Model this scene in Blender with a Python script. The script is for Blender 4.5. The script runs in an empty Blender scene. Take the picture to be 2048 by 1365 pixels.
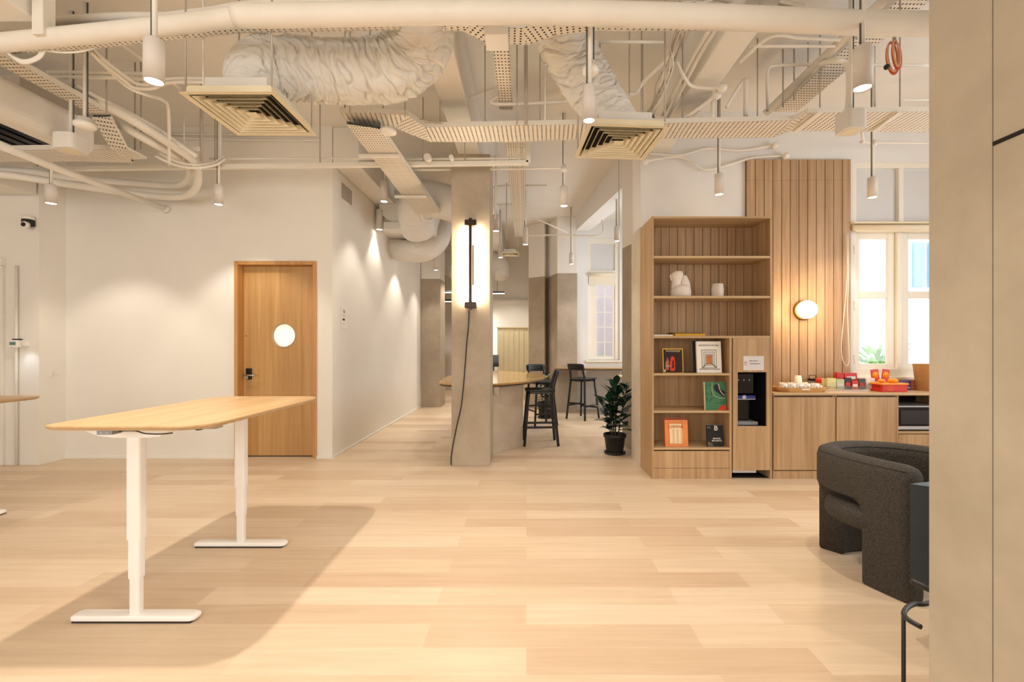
import bpy, bmesh, math, random
from mathutils import Vector, Matrix, noise
PI = math.pi
S = bpy.context.scene
C = S.collection
random.seed(4)
# ---------------------------------------------------------------- camera
F, CX, CY, HC = 925.0, 1052.5, 692.0, 1.45       # focal length and vanishing point in pixels of the 2048 x 1365 frame, eye height
cd = bpy.data.cameras.new('camera'); cam = bpy.data.objects.new('camera', cd); C.objects.link(cam)
cam.location = (0, 0, HC); cam.rotation_euler = (PI/2, 0, 0)
cd.sensor_width = 36; cd.lens = 36*F/2048
cd.shift_x = -(CX-1024)/2048; cd.shift_y = (CY-682.5)/2048
cd.clip_start = 0.05; cd.clip_end = 200
S.camera = cam
# ---------------------------------------------------------------- world, exposure
S.view_settings.view_transform = 'Standard'; S.view_settings.look = 'None'
S.view_settings.gamma = 1; S.view_settings.use_curve_mapping = False
S.view_settings.exposure = 0.3
w = bpy.data.worlds.new('World'); S.world = w; w.use_nodes = True
w.node_tree.nodes['Background'].inputs[0].default_value = (0.86, 0.93, 1.0, 1)
w.node_tree.nodes['Background'].inputs[1].default_value = 2.2
S.cycles.use_denoising = True
S.cycles.max_bounces = 8; S.cycles.diffuse_bounces = 5; S.cycles.transparent_max_bounces = 12
S.cycles.sample_clamp_indirect = 6
WARM = (1.0, 0.89, 0.76)
SOFT = (1.0, 0.98, 0.95)
def area(name, loc, rot, sx, sy, power, col):
    l = bpy.data.lights.new(name, 'AREA'); l.shape = 'RECTANGLE'; l.size = sx; l.size_y = sy
    l.energy = power; l.color = col
    o = bpy.data.objects.new(name, l); C.objects.link(o); o.location = loc; o.rotation_euler = rot
    return o
def spot(name, loc, power, col=WARM, ang=105, blend=0.5, r=0.04, aim=(0, 0, -1)):
    l = bpy.data.lights.new(name, 'SPOT'); l.energy = power; l.color = col
    l.spot_size = math.radians(ang); l.spot_blend = blend; l.shadow_soft_size = r
    o = bpy.data.objects.new(name, l); C.objects.link(o); o.location = loc
    o.rotation_euler = Vector(aim).to_track_quat('-Z', 'Y').to_euler()
    return o
# added area fill standing in for daylight; no windows are built behind these lamps
area('daylight_fill_rear', (-2.5, -3.9, 2.0), (PI/2, 0, 0), 7, 2.4, 190, SOFT)
area('daylight_fill_side', (5.9, 2.4, 2.2), (0, PI/2, 0), 2.4, 3.4, 90, (0.93, 0.96, 1.0))
area('daylight_fill_bay', (2.85, 8.6, 2.2), (0, PI/2, 0), 2.0, 2.4, 48, (0.93, 0.96, 1.0))
# added spots without fixtures, brightening the far rooms and the corridor end
for (x, y) in ((-.4, 12.0), (-2.2, 13.2), (-1.3, 14.5), (-1.4, 11.4)):
    spot('downlight_or_fill', (x, y, 3.3), 70, ang=130)
# rows of downlights on the ceiling that continue out of frame, behind and beside the camera
for (x, y) in ((-4.6, 2.2), (-5.6, 0.2), (-2.6, -0.4), (0.2, -0.6), (-0.2, 1.2), (-2.2, -2.6), (0.4, 2.8), (3.6, 1.9)):
    spot('downlight_or_fill', (x, y, 3.0), 42)

def srgb(h, a=1):
    h = h.lstrip('#'); v = [int(h[i:i+2], 16)/255 for i in (0, 2, 4)]
    return tuple((c/12.92 if c <= .04045 else ((c+.055)/1.055)**2.4) for c in v)+(a,)
def at(px, py, d): return Vector(((px-CX)*d/F, d, HC+(CY-py)*d/F))
def atz(px, py, z):
    return at(px, py, (z-HC)*F/(CY-py))
# ---------------------------------------------------------------- materials
M = {}
def newmat(name):
    m = bpy.data.materials.new(name); m.use_nodes = True; M[name] = m
    nt = m.node_tree; return m, nt, nt.nodes, nt.links, nt.nodes['Principled BSDF']
def mp(N, L, scale=(1, 1, 1), coord='Object'):
    t = N.new('ShaderNodeTexCoord'); k = N.new('ShaderNodeMapping')
    k.inputs['Scale'].default_value = scale; L.new(t.outputs[coord], k.inputs[0]); return k
def ns(N, L, vec, scale, detail=3, rough=.55):
    n = N.new('ShaderNodeTexNoise'); n.inputs['Scale'].default_value = scale
    n.inputs['Detail'].default_value = detail; n.inputs['Roughness'].default_value = rough
    L.new(vec.outputs[0], n.inputs['Vector']); return n
def ramp(N, L, fac, stops):
    r = N.new('ShaderNodeValToRGB'); e = r.color_ramp.elements
    e[0].position, e[0].color = stops[0]; e[1].position, e[1].color = stops[-1]
    for p, c in stops[1:-1]:
        x = e.new(p); x.color = c
    L.new(fac, r.inputs[0]); return r
def mixc(N, L, a, b, fac, mode='MIX'):
    m = N.new('ShaderNodeMix'); m.data_type = 'RGBA'; m.blend_type = mode
    for s, v in ((6, a), (7, b), (0, fac)):
        if isinstance(v, (tuple, float, int)): m.inputs[s].default_value = v
        else: L.new(v, m.inputs[s])
    return m.outputs[2]
def bump(N, L, B, h, strength, dist=.01):
    b = N.new('ShaderNodeBump'); b.inputs['Strength'].default_value = strength; b.inputs['Distance'].default_value = dist
    L.new(h, b.inputs['Height']); L.new(b.outputs[0], B.inputs['Normal'])
def plain(name, col, rough=.5, metal=0, var=.04, sc=6, bp=0, bs=60):
    m, nt, N, L, B = newmat(name)
    c = srgb(col) if isinstance(col, str) else col
    v = mp(N, L); n = ns(N, L, v, sc)
    lo = tuple(x*(1-var) for x in c[:3])+(1,); hi = tuple(min(1, x*(1+var)) for x in c[:3])+(1,)
    r = ramp(N, L, n.outputs[0], [(.3, lo), (.7, hi)]); L.new(r.outputs[0], B.inputs['Base Color'])
    B.inputs['Roughness'].default_value = rough; B.inputs['Metallic'].default_value = metal
    if bp:
        n2 = ns(N, L, v, bs, 4); bump(N, L, B, n2.outputs[0], bp)
    return m
def wood(name, dark, light, axis='Z', rough=.45, grain=22, band=2.0):
    m, nt, N, L, B = newmat(name)
    sc = {'Z': (1, 1, .035), 'X': (.035, 1, 1), 'Y': (1, .035, 1)}[axis]
    v = mp(N, L, tuple(s*grain for s in sc)); n = ns(N, L, v, 1.0, 6, .65)
    v2 = mp(N, L, tuple(s*band*2.2 for s in sc)); n2 = ns(N, L, v2, 1.0, 3)
    r = ramp(N, L, n.outputs[0], [(.3, srgb(dark)), (.68, srgb(light))])
    r2 = ramp(N, L, n2.outputs[0], [(.35, (.86, .83, .8, 1)), (.65, (1, 1, 1, 1))])
    L.new(mixc(N, L, r.outputs[0], r2.outputs[0], 1.0, 'MULTIPLY'), B.inputs['Base Color'])
    B.inputs['Roughness'].default_value = rough
    bump(N, L, B, n.outputs[0], .06, .003)
    return m
def emit(name, col, s):
    m, nt, N, L, B = newmat(name)
    B.inputs['Base Color'].default_value = col; B.inputs['Emission Color'].default_value = col
    B.inputs['Emission Strength'].default_value = s; return m
def concrete_nodes(N, L, c1, c2):
    v = mp(N, L); n = ns(N, L, v, 2.2, 6, .6); n2 = ns(N, L, v, 13, 5, .6)
    r = ramp(N, L, n.outputs[0], [(.3, srgb(c1)), (.7, srgb(c2))])
    r2 = ramp(N, L, n2.outputs[0], [(.3, (.93, .92, .91, 1)), (.7, (1, 1, 1, 1))])
    return mixc(N, L, r.outputs[0], r2.outputs[0], 1.0, 'MULTIPLY')
def concrete(name, c1, c2, rough=.6):
    m, nt, N, L, B = newmat(name); L.new(concrete_nodes(N, L, c1, c2), B.inputs['Base Color'])
    B.inputs['Roughness'].default_value = rough; return m
def twotone(name, zs, c1='a1927f', c2='b3a592', white='e9e5de'):
    m, nt, N, L, B = newmat(name); col = concrete_nodes(N, L, c1, c2)
    t = N.new('ShaderNodeTexCoord'); s = N.new('ShaderNodeSeparateXYZ'); L.new(t.outputs['Object'], s.inputs[0])
    g = N.new('ShaderNodeMath'); g.operation = 'GREATER_THAN'; g.inputs[1].default_value = zs; L.new(s.outputs[2], g.inputs[0])
    L.new(mixc(N, L, col, srgb(white), g.outputs[0]), B.inputs['Base Color']); B.inputs['Roughness'].default_value = .65
    return m
plain('paint', 'ebe7df', .8, var=.015, sc=2)
plain('paint_cool', 'e8e7e5', .8, var=.015, sc=2)
plain('ceiling_paint', 'e8e4dc', .85, var=.03, sc=1.2, bp=.1, bs=30)
plain('duct_paint', 'dedad2', .6, var=.03, sc=4)
plain('pipe_paint', 'e9e4da', .5, var=.03, sc=5)
plain('rod_grey', 'b3aa9d', .4, .1, .05)
plain('rod_dark', '5a5f62', .4, .5, .05)
plain('lamp_shell', 'd9d2ca', .5, var=.02)
plain('cream_metal', 'e4d9bb', .5, var=.02)
plain('dark_void', '1a1611', .9, var=.1)
plain('white_metal', 'f0eeea', .35, var=.01)
plain('plastic_white', 'eeeae2', .4, var=.01)
plain('black', '16171a', .45, var=.1)
plain('black_wood', '191b1e', .38, var=.15, sc=12)
plain('black_gloss', '0c0c0e', .12, var=.1)
plain('bronze', '3a2a22', .35, .6, .06)
plain('brass', '9a7440', .35, .8, .04)
plain('steel', 'b9b7b2', .3, .9, .04)
plain('silver', 'c9ccd4', .35, .7, .03)
plain('grey_plastic', '8d8f94', .5)
plain('rubber', '23211f', .8)
plain('ceramic', 'e8ddd0', .6, var=.03, sc=14, bp=.25, bs=25)
plain('ceramic_white', 'f2f0ec', .25, var=.01)
plain('paper', 'f1ece4', .7, var=.01)
plain('paper_grey', 'dcd8d8', .7, var=.01)
plain('ink', '2a2626', .8)
plain('pot_black', '1d1e1f', .55, var=.1)
plain('soil', '2c211a', .95, var=.3, sc=40)
plain('navy', '1d2b36', .35, var=.05)
plain('blue_print', '27368f', .35)
plain('glass_white', 'f6f1e6', .25, var=.01)
plain('kraft', 'c79a66', .7, var=.05, sc=20)
plain('red_box', 'd8301f', .4, var=.1)
plain('orange_lid', 'f39b22', .4, var=.1)
plain('red_pack', 'c92a22', .35, var=.15, sc=30)
plain('peach', 'e8b08a', .4, var=.1)
plain('purple_box', '4a2a5c', .4, var=.3, sc=30)
plain('speckled_box', 'a8664f', .5, var=.6, sc=90)
plain('yellow_pack', 'e8dfa0', .5, var=.1)
plain('green_pack', 'c3cda0', .5, var=.15)
plain('slate_pack', '3f4a4b', .5, var=.3, sc=40)
plain('orange_cable', 'c4552a', .5, var=.2, sc=30)
plain('yellow_cover', 'd9a528', .5)
plain('dark_cover', '2a1512', .4, var=.5, sc=25)
plain('vermilion', 'd5381c', .4, var=.3, sc=20)
plain('grey_cover', 'a9a297', .5)
plain('grey_dark_cover', '5c564e', .5)
plain('orange_print', 'c07a3c', .5, var=.2, sc=40)
plain('green_cover', '3f7a55', .45, var=.12, sc=20)
plain('cream_line', 'd8cfa0', .5)
plain('black_cover', '1b1b1c', .4, var=.3, sc=30)
plain('orange_cover', 'e08a4a', .5, var=.08)
plain('red_line', 'b8432a', .5)
plain('cream_cover', 'ead2ac', .5)
plain('tan_stripe', 'd9b489', .5)
plain('leaf', '1d3a28', .3, var=.35, sc=18)
plain('leaf_light', '3c6a3c', .35, var=.3, sc=18)
plain('stem', '4a4030', .7)
plain('blind', 'e9dfca', .7, var=.01)
plain('window_paint', 'efe9dc', .45, var=.01)
plain('transom', 'd9d8d8', .5, var=.01)
plain('panel_cream', 'ded2ae', .6, var=.02)
plain('ext_white', 'e8ecf0', .8); plain('ext_blue', 'a7c4d4', .6); plain('ext_red', 'bfadaf', .7)
plain('ext_green', '7fae5c', .8, var=.3, sc=12); plain('ext_ground', 'c9cdc8', .9)
plain('lcd', '5f7f7a', .3)
wood('oak', 'ab8861', 'd0b088'); wood('oak_panel', 'a4825f', 'c5a682', grain=26)
wood('oak_door', 'b3874f', 'd0a66c', grain=20); wood('oak_x', 'b3926a', 'd3b88e', 'X')
wood('oak_frame', 'b98548', 'cf9d60'); wood('oak_top', 'c9a574', 'dcbd90', 'Y', .35)
wood('tray_wood', 'b98a52', 'd8ab70', 'X')
wood('burl', 'b98e50', 'dcb678', 'X', .12, grain=7); wood('edge_dark', '3c2a20', '573e2e', 'X')
concrete('microcement', 'a99a86', 'bdb09c'); concrete('microcement_light', 'cbbfae', 'ded4c5')
concrete('pilaster', 'ada28f', 'c3b8a5')
twotone('twotone_far', 3.03); twotone('twotone_bay', 2.87); 
emit('lamp_face', (1, .9, .74, 1), 14); emit('tube_glow', (1, .84, .6, 1), 46); emit('globe_glow', (1, .74, .4, 1), 5.0)
emit('led_line', (1, .95, .88, 1), 5); emit('lit_glass', (1, .93, .8, 1), .42)
# floor planks running across the room
m, nt, N, L, B = newmat('plank_floor')
v = mp(N, L)
br = N.new('ShaderNodeTexBrick'); L.new(v.outputs[0], br.inputs['Vector'])
br.offset = .37; br.offset_frequency = 2; br.squash = 1
br.inputs['Color1'].default_value = (0, 0, 0, 1); br.inputs['Color2'].default_value = (1, 1, 1, 1); br.inputs['Mortar'].default_value = (.45, .45, .45, 1)
br.inputs['Scale'].default_value = 1; br.inputs['Brick Width'].default_value = 1.35; br.inputs['Row Height'].default_value = .185
br.inputs['Mortar Size'].default_value = .0012; br.inputs['Bias'].default_value = 0
rr = ramp(N, L, br.outputs['Color'], [(0, srgb('ccb296')), (.35, srgb('d6c0a4')), (.7, srgb('dbc6ab')), (1, srgb('e0ccb3'))])
v2 = mp(N, L, (.9, 16, 1)); g1 = ns(N, L, v2, 1.6, 6, .6)
rg = ramp(N, L, g1.outputs[0], [(.3, (.88, .85, .82, 1)), (.65, (1, 1, 1, 1))])
L.new(mixc(N, L, rr.outputs[0], rg.outputs[0], 1.0, 'MULTIPLY'), B.inputs['Base Color'])
B.inputs['Roughness'].default_value = .42
bump(N, L, B, br.outputs['Fac'], -.15, .002)
# perforated tray
m, nt, N, L, B = newmat('perforated')
B.inputs['Base Color'].default_value = srgb('e8e0d2'); B.inputs['Roughness'].default_value = .5
t = N.new('ShaderNodeTexCoord'); s = N.new('ShaderNodeSeparateXYZ'); L.new(t.outputs['UV'], s.inputs[0])
def mth(op, a, b=None):
    n = N.new('ShaderNodeMath'); n.operation = op
    for i, q in enumerate((a, b)):
        if q is None: continue
        if isinstance(q, (int, float)): n.inputs[i].default_value = q
        else: L.new(q, n.inputs[i])
    return n.outputs[0]
fu = mth('FRACT', mth('DIVIDE', s.outputs[0], .042)); fv = mth('FRACT', mth('DIVIDE', s.outputs[1], .027))
hole = mth('MULTIPLY', mth('LESS_THAN', fu, .30), mth('LESS_THAN', fv, .50))
tr = N.new('ShaderNodeBsdfTransparent'); mx = N.new('ShaderNodeMixShader')
L.new(hole, mx.inputs[0]); L.new(B.outputs[0], mx.inputs[1]); L.new(tr.outputs[0], mx.inputs[2])
L.new(mx.outputs[0], N['Material Output'].inputs[0])
# boucle
m, nt, N, L, B = newmat('boucle')
v = mp(N, L); n = ns(N, L, v, 130, 3, .7)
vo = N.new('ShaderNodeTexVoronoi'); vo.inputs['Scale'].default_value = 170; L.new(v.outputs[0], vo.inputs['Vector'])
r = ramp(N, L, n.outputs[0], [(.3, srgb('2b2825')), (.72, srgb('5a544c'))]); L.new(r.outputs[0], B.inputs['Base Color'])
B.inputs['Roughness'].default_value = .95; bump(N, L, B, vo.outputs['Distance'], .9, .006)
# glass
m, nt, N, L, B = newmat('glass')
gl = N.new('ShaderNodeBsdfGlossy'); gl.inputs['Roughness'].default_value = .02; tr = N.new('ShaderNodeBsdfTransparent'); mx = N.new('ShaderNodeMixShader')
mx.inputs[0].default_value = .06; L.new(tr.outputs[0], mx.inputs[1]); L.new(gl.outputs[0], mx.inputs[2]); L.new(mx.outputs[0], N['Material Output'].inputs[0])
m, nt, N, L, B = newmat('acrylic')
gl = N.new('ShaderNodeBsdfGlossy'); gl.inputs['Roughness'].default_value = .05; tr = N.new('ShaderNodeBsdfTransparent'); mx = N.new('ShaderNodeMixShader')
mx.inputs[0].default_value = .18; L.new(tr.outputs[0], mx.inputs[1]); L.new(gl.outputs[0], mx.inputs[2]); L.new(mx.outputs[0], N['Material Output'].inputs[0])

# ---------------------------------------------------------------- mesh building
class MB:
    def __init__(s): s.v = []; s.f = []; s.uv = {}; s.flat = set()
    def add(s, vs, fs, flat=False):
        o = len(s.v); s.v += [tuple(p) for p in vs]
        for f in fs:
            if flat: s.flat.add(len(s.f))
            s.f.append([o+i for i in f])
        return s
    def box(s, x0, x1, y0, y1, z0, z1, rz=0, c=None):
        vs = [Vector((x, y, z)) for x in (x0, x1) for y in (y0, y1) for z in (z0, z1)]
        if rz:
            c = Vector(c) if c else Vector(((x0+x1)/2, (y0+y1)/2, 0)); R = Matrix.Rotation(rz, 3, 'Z')
            vs = [R @ (p-Vector((c.x, c.y, 0)))+Vector((c.x, c.y, 0)) for p in vs]
        return s.add(vs, [(0, 1, 3, 2), (4, 6, 7, 5), (0, 4, 5, 1), (2, 3, 7, 6), (0, 2, 6, 4), (1, 5, 7, 3)], True)
    def bar(s, a, b, w, h, up=(0, 0, 1)):
        a, b = Vector(a), Vector(b); d = (b-a).normalized(); u = Vector(up)
        if abs(d.dot(u)) > .98: u = Vector((0, 1, 0))
        x = d.cross(u).normalized()*w/2; y = x.cross(d).normalized()*h/2
        vs = [p+i*x+j*y for p in (a, b) for i, j in ((-1, -1), (1, -1), (1, 1), (-1, 1))]
        return s.add(vs, [(3, 2, 1, 0), (4, 5, 6, 7), (0, 1, 5, 4), (1, 2, 6, 5), (2, 3, 7, 6), (3, 0, 4, 7)], True)
    def prism(s, poly, z0, z1):
        n = len(poly); vs = [(x, y, z0) for x, y in poly]+[(x, y, z1) for x, y in poly]
        return s.add(vs, [tuple(range(n))[::-1], tuple(range(n, 2*n))]+[(i, (i+1) % n, n+(i+1) % n, n+i) for i in range(n)], True)
    def prism_y(s, poly, y0, y1):      # poly in (x, z)
        n = len(poly); vs = [(x, y0, z) for x, z in poly]+[(x, y1, z) for x, z in poly]
        return s.add(vs, [tuple(range(n)), tuple(range(n, 2*n))[::-1]]+[(i, n+i, n+(i+1) % n, (i+1) % n) for i in range(n)], True)
    def tube(s, pts, r, n=12, caps=True, closed=False, sq=1.0):
        pts = [Vector(p) for p in pts]; m = len(pts); rs = r if isinstance(r, (list, tuple)) else [r]*m
        vs = []; prev = None
        for i, p in enumerate(pts):
            if closed: d = (pts[(i+1) % m]-pts[i-1])
            else: d = (pts[min(i+1, m-1)]-pts[max(i-1, 0)])
            d = d.normalized() if d.length > 1e-9 else Vector((0, 0, 1))
            if prev is None:
                u = Vector((0, 0, 1)) if abs(d.z) < .9 else Vector((1, 0, 0))
                x = d.cross(u).normalized()
            else: x = (prev-d*prev.dot(d)).normalized()
            prev = x; y = d.cross(x)
            for k in range(n):
                a = 2*PI*k/n; vs.append(p+(x*math.cos(a)+y*math.sin(a)*sq)*rs[i])
        fs = []
        for i in range(m if closed else m-1):
            j = (i+1) % m
            for k in range(n): fs.append((i*n+k, i*n+(k+1) % n, j*n+(k+1) % n, j*n+k))
        s.add(vs, fs)
        if caps and not closed:
            o = len(s.v)-m*n; s.flat.update((len(s.f), len(s.f)+1))
            s.f.append([o+k for k in range(n)][::-1]); s.f.append([o+(m-1)*n+k for k in range(n)])
        return s
    def cyl(s, a, b, r, n=20): return s.tube([a, b], r, n)
    def lathe(s, prof, c=(0, 0, 0), n=28, ax='Z', cap=True):
        vs = []
        for r, h in prof:
            for k in range(n):
                a = 2*PI*k/n; u, w_ = r*math.cos(a), r*math.sin(a)
                p = {'Z': (u, w_, h), 'Y': (u, h, w_), 'X': (h, u, w_)}[ax]
                vs.append((p[0]+c[0], p[1]+c[1], p[2]+c[2]))
        fs = [(i*n+k, i*n+(k+1) % n, (i+1)*n+(k+1) % n, (i+1)*n+k) for i in range(len(prof)-1) for k in range(n)]
        s.add(vs, fs)
        if cap:
            o = len(s.v)-len(vs); s.flat.update((len(s.f), len(s.f)+1))
            s.f.append([o+k for k in range(n)][::-1]); s.f.append([o+(len(prof)-1)*n+k for k in range(n)])
        return s
    def ball(s, c, r, n=20, sz=(1, 1, 1)):
        prof = [(max(r*math.sin(PI*i/12), 1e-4), -r*math.cos(PI*i/12)*sz[2]) for i in range(13)]
        o = len(s.v); s.lathe(prof, (0, 0, 0), n, cap=False)
        for i in range(o, len(s.v)):
            p = s.v[i]; s.v[i] = (p[0]*sz[0]+c[0], p[1]*sz[1]+c[1], p[2]+c[2])
        return s
    def build(s, name, mat, parent=None, smooth=True, bevel=0, seg=2, loc=None):
        me = bpy.data.meshes.new(name); vv = s.v
        if loc is not None: vv = [(p[0]-loc[0], p[1]-loc[1], p[2]-loc[2]) for p in vv]
        me.from_pydata(vv, [], s.f); me.update()
        bm = bmesh.new(); bm.from_mesh(me); bmesh.ops.recalc_face_normals(bm, faces=bm.faces); bm.to_mesh(me); bm.free()
        for i, p in enumerate(me.polygons): p.use_smooth = smooth and i not in s.flat
        if s.uv:
            ul = me.uv_layers.new(name='UVMap')
            for p in me.polygons:
                q = s.uv.get(p.index)
                if q:
                    m_ = {k: v_ for k, v_ in zip(s.f[p.index], q)}
                    for li in p.loop_indices: ul.data[li].uv = m_[me.loops[li].vertex_index]
        me.materials.append(M[mat] if isinstance(mat, str) else mat)
        o = bpy.data.objects.new(name, me); C.objects.link(o)
        if loc is not None: o.location = loc
        if parent is not None: o.parent = parent
        if bevel:
            b = o.modifiers.new('edge', 'BEVEL'); b.width = bevel; b.segments = seg; b.limit_method = 'ANGLE'; b.angle_limit = .6
        return o
def tag(o, label, cat, group=None):
    o['label'] = label; o['category'] = cat
    if group: o['group'] = group
    return o
def thing(name, label, cat, group=None, loc=(0, 0, 0), rz=0):
    o = bpy.data.objects.new(name, None); C.objects.link(o); o.location = loc; o.rotation_euler = (0, 0, rz)
    o.empty_display_size = .1
    return tag(o, label, cat, group)
def struct(o): o['kind'] = 'structure'; return o
def text(s, loc, size, mat, parent, rot=(PI/2, 0, 0), ext=.0008, name='lettering', sx=1, align='CENTER'):
    c = bpy.data.curves.new(name, 'FONT'); c.body = s; c.size = size; c.extrude = ext
    c.align_x = align; c.align_y = 'CENTER'; c.materials.append(M[mat])
    q_ = bpy.data.objects.new(name, c); me = bpy.data.meshes.new_from_object(q_); bpy.data.objects.remove(q_); bpy.data.curves.remove(c)
    if not me.materials: me.materials.append(M[mat])
    o = bpy.data.objects.new(name, me); C.objects.link(o); o.location = loc; o.rotation_euler = rot; o.scale = (sx, 1, 1)
    if parent is not None: o.parent = parent
    return o
def smooth_path(pts, k=6, closed=False):
    P = [Vector(p) for p in pts]; n = len(P); out = []
    for i in range(n if closed else n-1):
        a = P[i-1] if closed or i > 0 else P[0]; b = P[i]; c = P[(i+1) % n]
        d = P[(i+2) % n] if closed or i+2 < n else P[-1]
        for j in range(k):
            t = j/k
            out.append(.5*((2*b)+(c-a)*t+(2*a-5*b+4*c-d)*t*t+(3*b-a-3*c+d)*t**3))
    if not closed: out.append(P[-1])
    return out
def roundpoly(pts, r, k=6):
    out = []; n = len(pts); rr_ = r if isinstance(r, (list, tuple)) else [r]*n
    for i in range(n):
        p = Vector(pts[i]); a = Vector(pts[i-1]); b = Vector(pts[(i+1) % n]); q = rr_[i]
        if q <= 0: out.append(tuple(p)); continue
        p0 = p+(a-p).normalized()*q; p1 = p+(b-p).normalized()*q
        for j in range(k+1):
            t = j/k; out.append(tuple(p0*(1-t)**2+2*p*t*(1-t)+p1*t*t))
    return out

# ================================================================ THE SETTING
ZC = 4.27
struct(MB().prism([(-9, -4), (6.1, -4), (6.1, 5.9), (3.1, 5.9), (3.1, 10.8), (1.0, 10.8), (1.0, 16), (-9, 16)], -.1, 0).build('floor', 'plank_floor'))
struct(MB().prism([(-9.2, -4.2), (6.2, -4.2), (6.2, 5.98), (3.2, 5.98), (3.2, 10.9), (1.11, 10.9), (1.11, 16.2), (-9.2, 16.2)], ZC, ZC+.2).build('ceiling', 'ceiling_paint'))
# door wall and the block that runs back beside the corridor
DX0, DX1, DZ = -3.747, -2.695, 2.537
b = MB(); b.box(-5.92, DX0, 5.95, 10.91, 0, ZC); b.box(DX1, -2.495, 5.95, 10.91, 0, ZC); b.box(DX0, DX1, 5.95, 10.91, DZ, ZC); b.box(DX0, DX1, 6.2, 10.91, 0, DZ)
struct(b.build('wall_door_side', 'paint'))
b = MB(); b.box(-9.2, -6.62, 5.62, 5.95, 0, ZC); b.box(-6.37, -5.92, 5.62, 5.95, 0, ZC); b.box(-6.62, -6.37, 5.62, 5.95, 2.42, ZC)
struct(b.build('wall_left_return', 'paint'))
struct(MB().box(-9.2, -9, -4.2, 6, 0, ZC).build('wall_left', 'paint'))
struct(MB().box(-9.2, 6.2, -4.2, -4, 0, ZC).build('wall_rear', 'paint'))
struct(MB().box(-9.2, 1.11, 16, 16.2, 0, ZC).build('wall_far', 'paint'))
struct(MB().box(1.0, 1.11, 11.6, 16, 0, ZC).build('wall_far_right', 'paint'))
struct(MB().box(-5.92, -5.7, 10.91, 16.2, 0, ZC).build('wall_far_left', 'paint'))
b = MB().box(-6.7, -5.93, 5.96, 6.1, 0, 2.6); struct(b.build('wall_behind_glass_door', 'panel_cream'))
# small lintel and frame of the glass door at the left edge
b = MB(); b.box(-6.66, -6.32, 5.56, 5.62, 2.42, 2.50); b.box(-6.36, -6.33, 5.58, 5.62, 0, 2.42)
struct(b.build('trim_left_door', 'pipe_paint', bevel=.006))
# corridor end pillar
struct(MB().box(-2.48, -2.03, 10.91, 11.55, 0, ZC).build('wall_corridor_end', 'twotone_far'))
# skirting strip
b = MB(); b.box(-5.92, DX0, 5.935, 5.95, 0, .03); b.box(DX1, -2.495, 5.935, 5.95, 0, .03); b.box(-2.495, -2.48, 5.95, 10.91, 0, .03)
struct(b.build('baseboard_left', 'paint'))
# centre column and white ceiling beams
struct(MB().box(-.9, -.436, 5.565, 6.05, 0, 3.76).build('wall_centre_column', 'microcement', bevel=.004))
b = MB(); b.box(-.818, -.566, -4, 16, 3.76, ZC); struct(b.build('ceiling_beam_centre', 'ceiling_paint', bevel=.01))
b = MB(); b.box(1.467, 1.706, -4, 5.56, 3.76, ZC); struct(b.build('ceiling_beam_right', 'ceiling_paint', bevel=.01))
b = MB(); b.box(-2.49, -2.16, 5.95, 16, 3.78, ZC); struct(b.build('ceiling_beam_corridor', 'ceiling_paint', bevel=.01))
# kitchen wall with the window opening
WX0, WX1 = 3.935, 5.45
b = MB(); b.box(1.375, WX0, 5.56, 5.98, 0, ZC); b.box(WX1, 6.2, 5.56, 5.98, 0, ZC); b.box(WX0, WX1, 5.56, 5.98, 0, 1.07); b.box(WX0, WX1, 5.56, 5.98, 3.66, ZC)
struct(b.build('wall_kitchen', 'paint_cool'))
struct(MB().box(1.36, 1.375, 5.545, 5.98, 0, 2.87).build('trim_cement_dado', 'microcement_light'))
struct(MB().box(6.0, 6.2, -4.2, 5.6, 0, ZC).build('wall_right', 'paint_cool'))
b = MB().prism([(1.375, 5.981), (1.50, 6.3), (1.40, 6.75), (1.55, 6.95), (3.2, 6.95), (3.2, 5.981)], 0, ZC); struct(b.build('wall_bay_corner', 'twotone_bay'))
struct(MB().box(3.0, 3.2, 6.95, 10.9, 0, ZC).build('wall_bay_right', 'paint_cool'))
b = MB(); n = [(1.40, 6.74, 3.76), (1.07, 9.94, 3.93), (1.36, 9.97, 3.93), (1.72, 6.8, 3.76)]
b.add([p for p in n]+[(p[0], p[1], ZC) for p in n], [(0, 1, 2, 3), (4, 7, 6, 5), (0, 4, 5, 1), (1, 5, 6, 2), (2, 6, 7, 3), (3, 7, 4, 0)], True)
struct(b.build('ceiling_beam_bay', 'paint_cool'))
b = MB().prism([(.058, 10.78), (.42, 10.5), (.48, 10.78), (.67, 10.06), (1.11, 10.06), (1.11, 11.6), (.058, 11.6)], 0, ZC)
struct(b.build('wall_bay_pillar', 'twotone_far', bevel=.01))
BX0, BX1, BZ0, BZ1 = 1.40, 2.12, 1.12, 3.90
b = MB(); b.box(1.11, BX0, 10.5, 10.9, 0, ZC); b.box(BX1, 3.1, 10.5, 10.9, 0, ZC); b.box(BX0, BX1, 10.5, 10.9, 0, BZ0); b.box(BX0, BX1, 10.5, 10.9, BZ1, ZC)
struct(b.build('wall_bay_window', 'paint_cool'))
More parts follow.
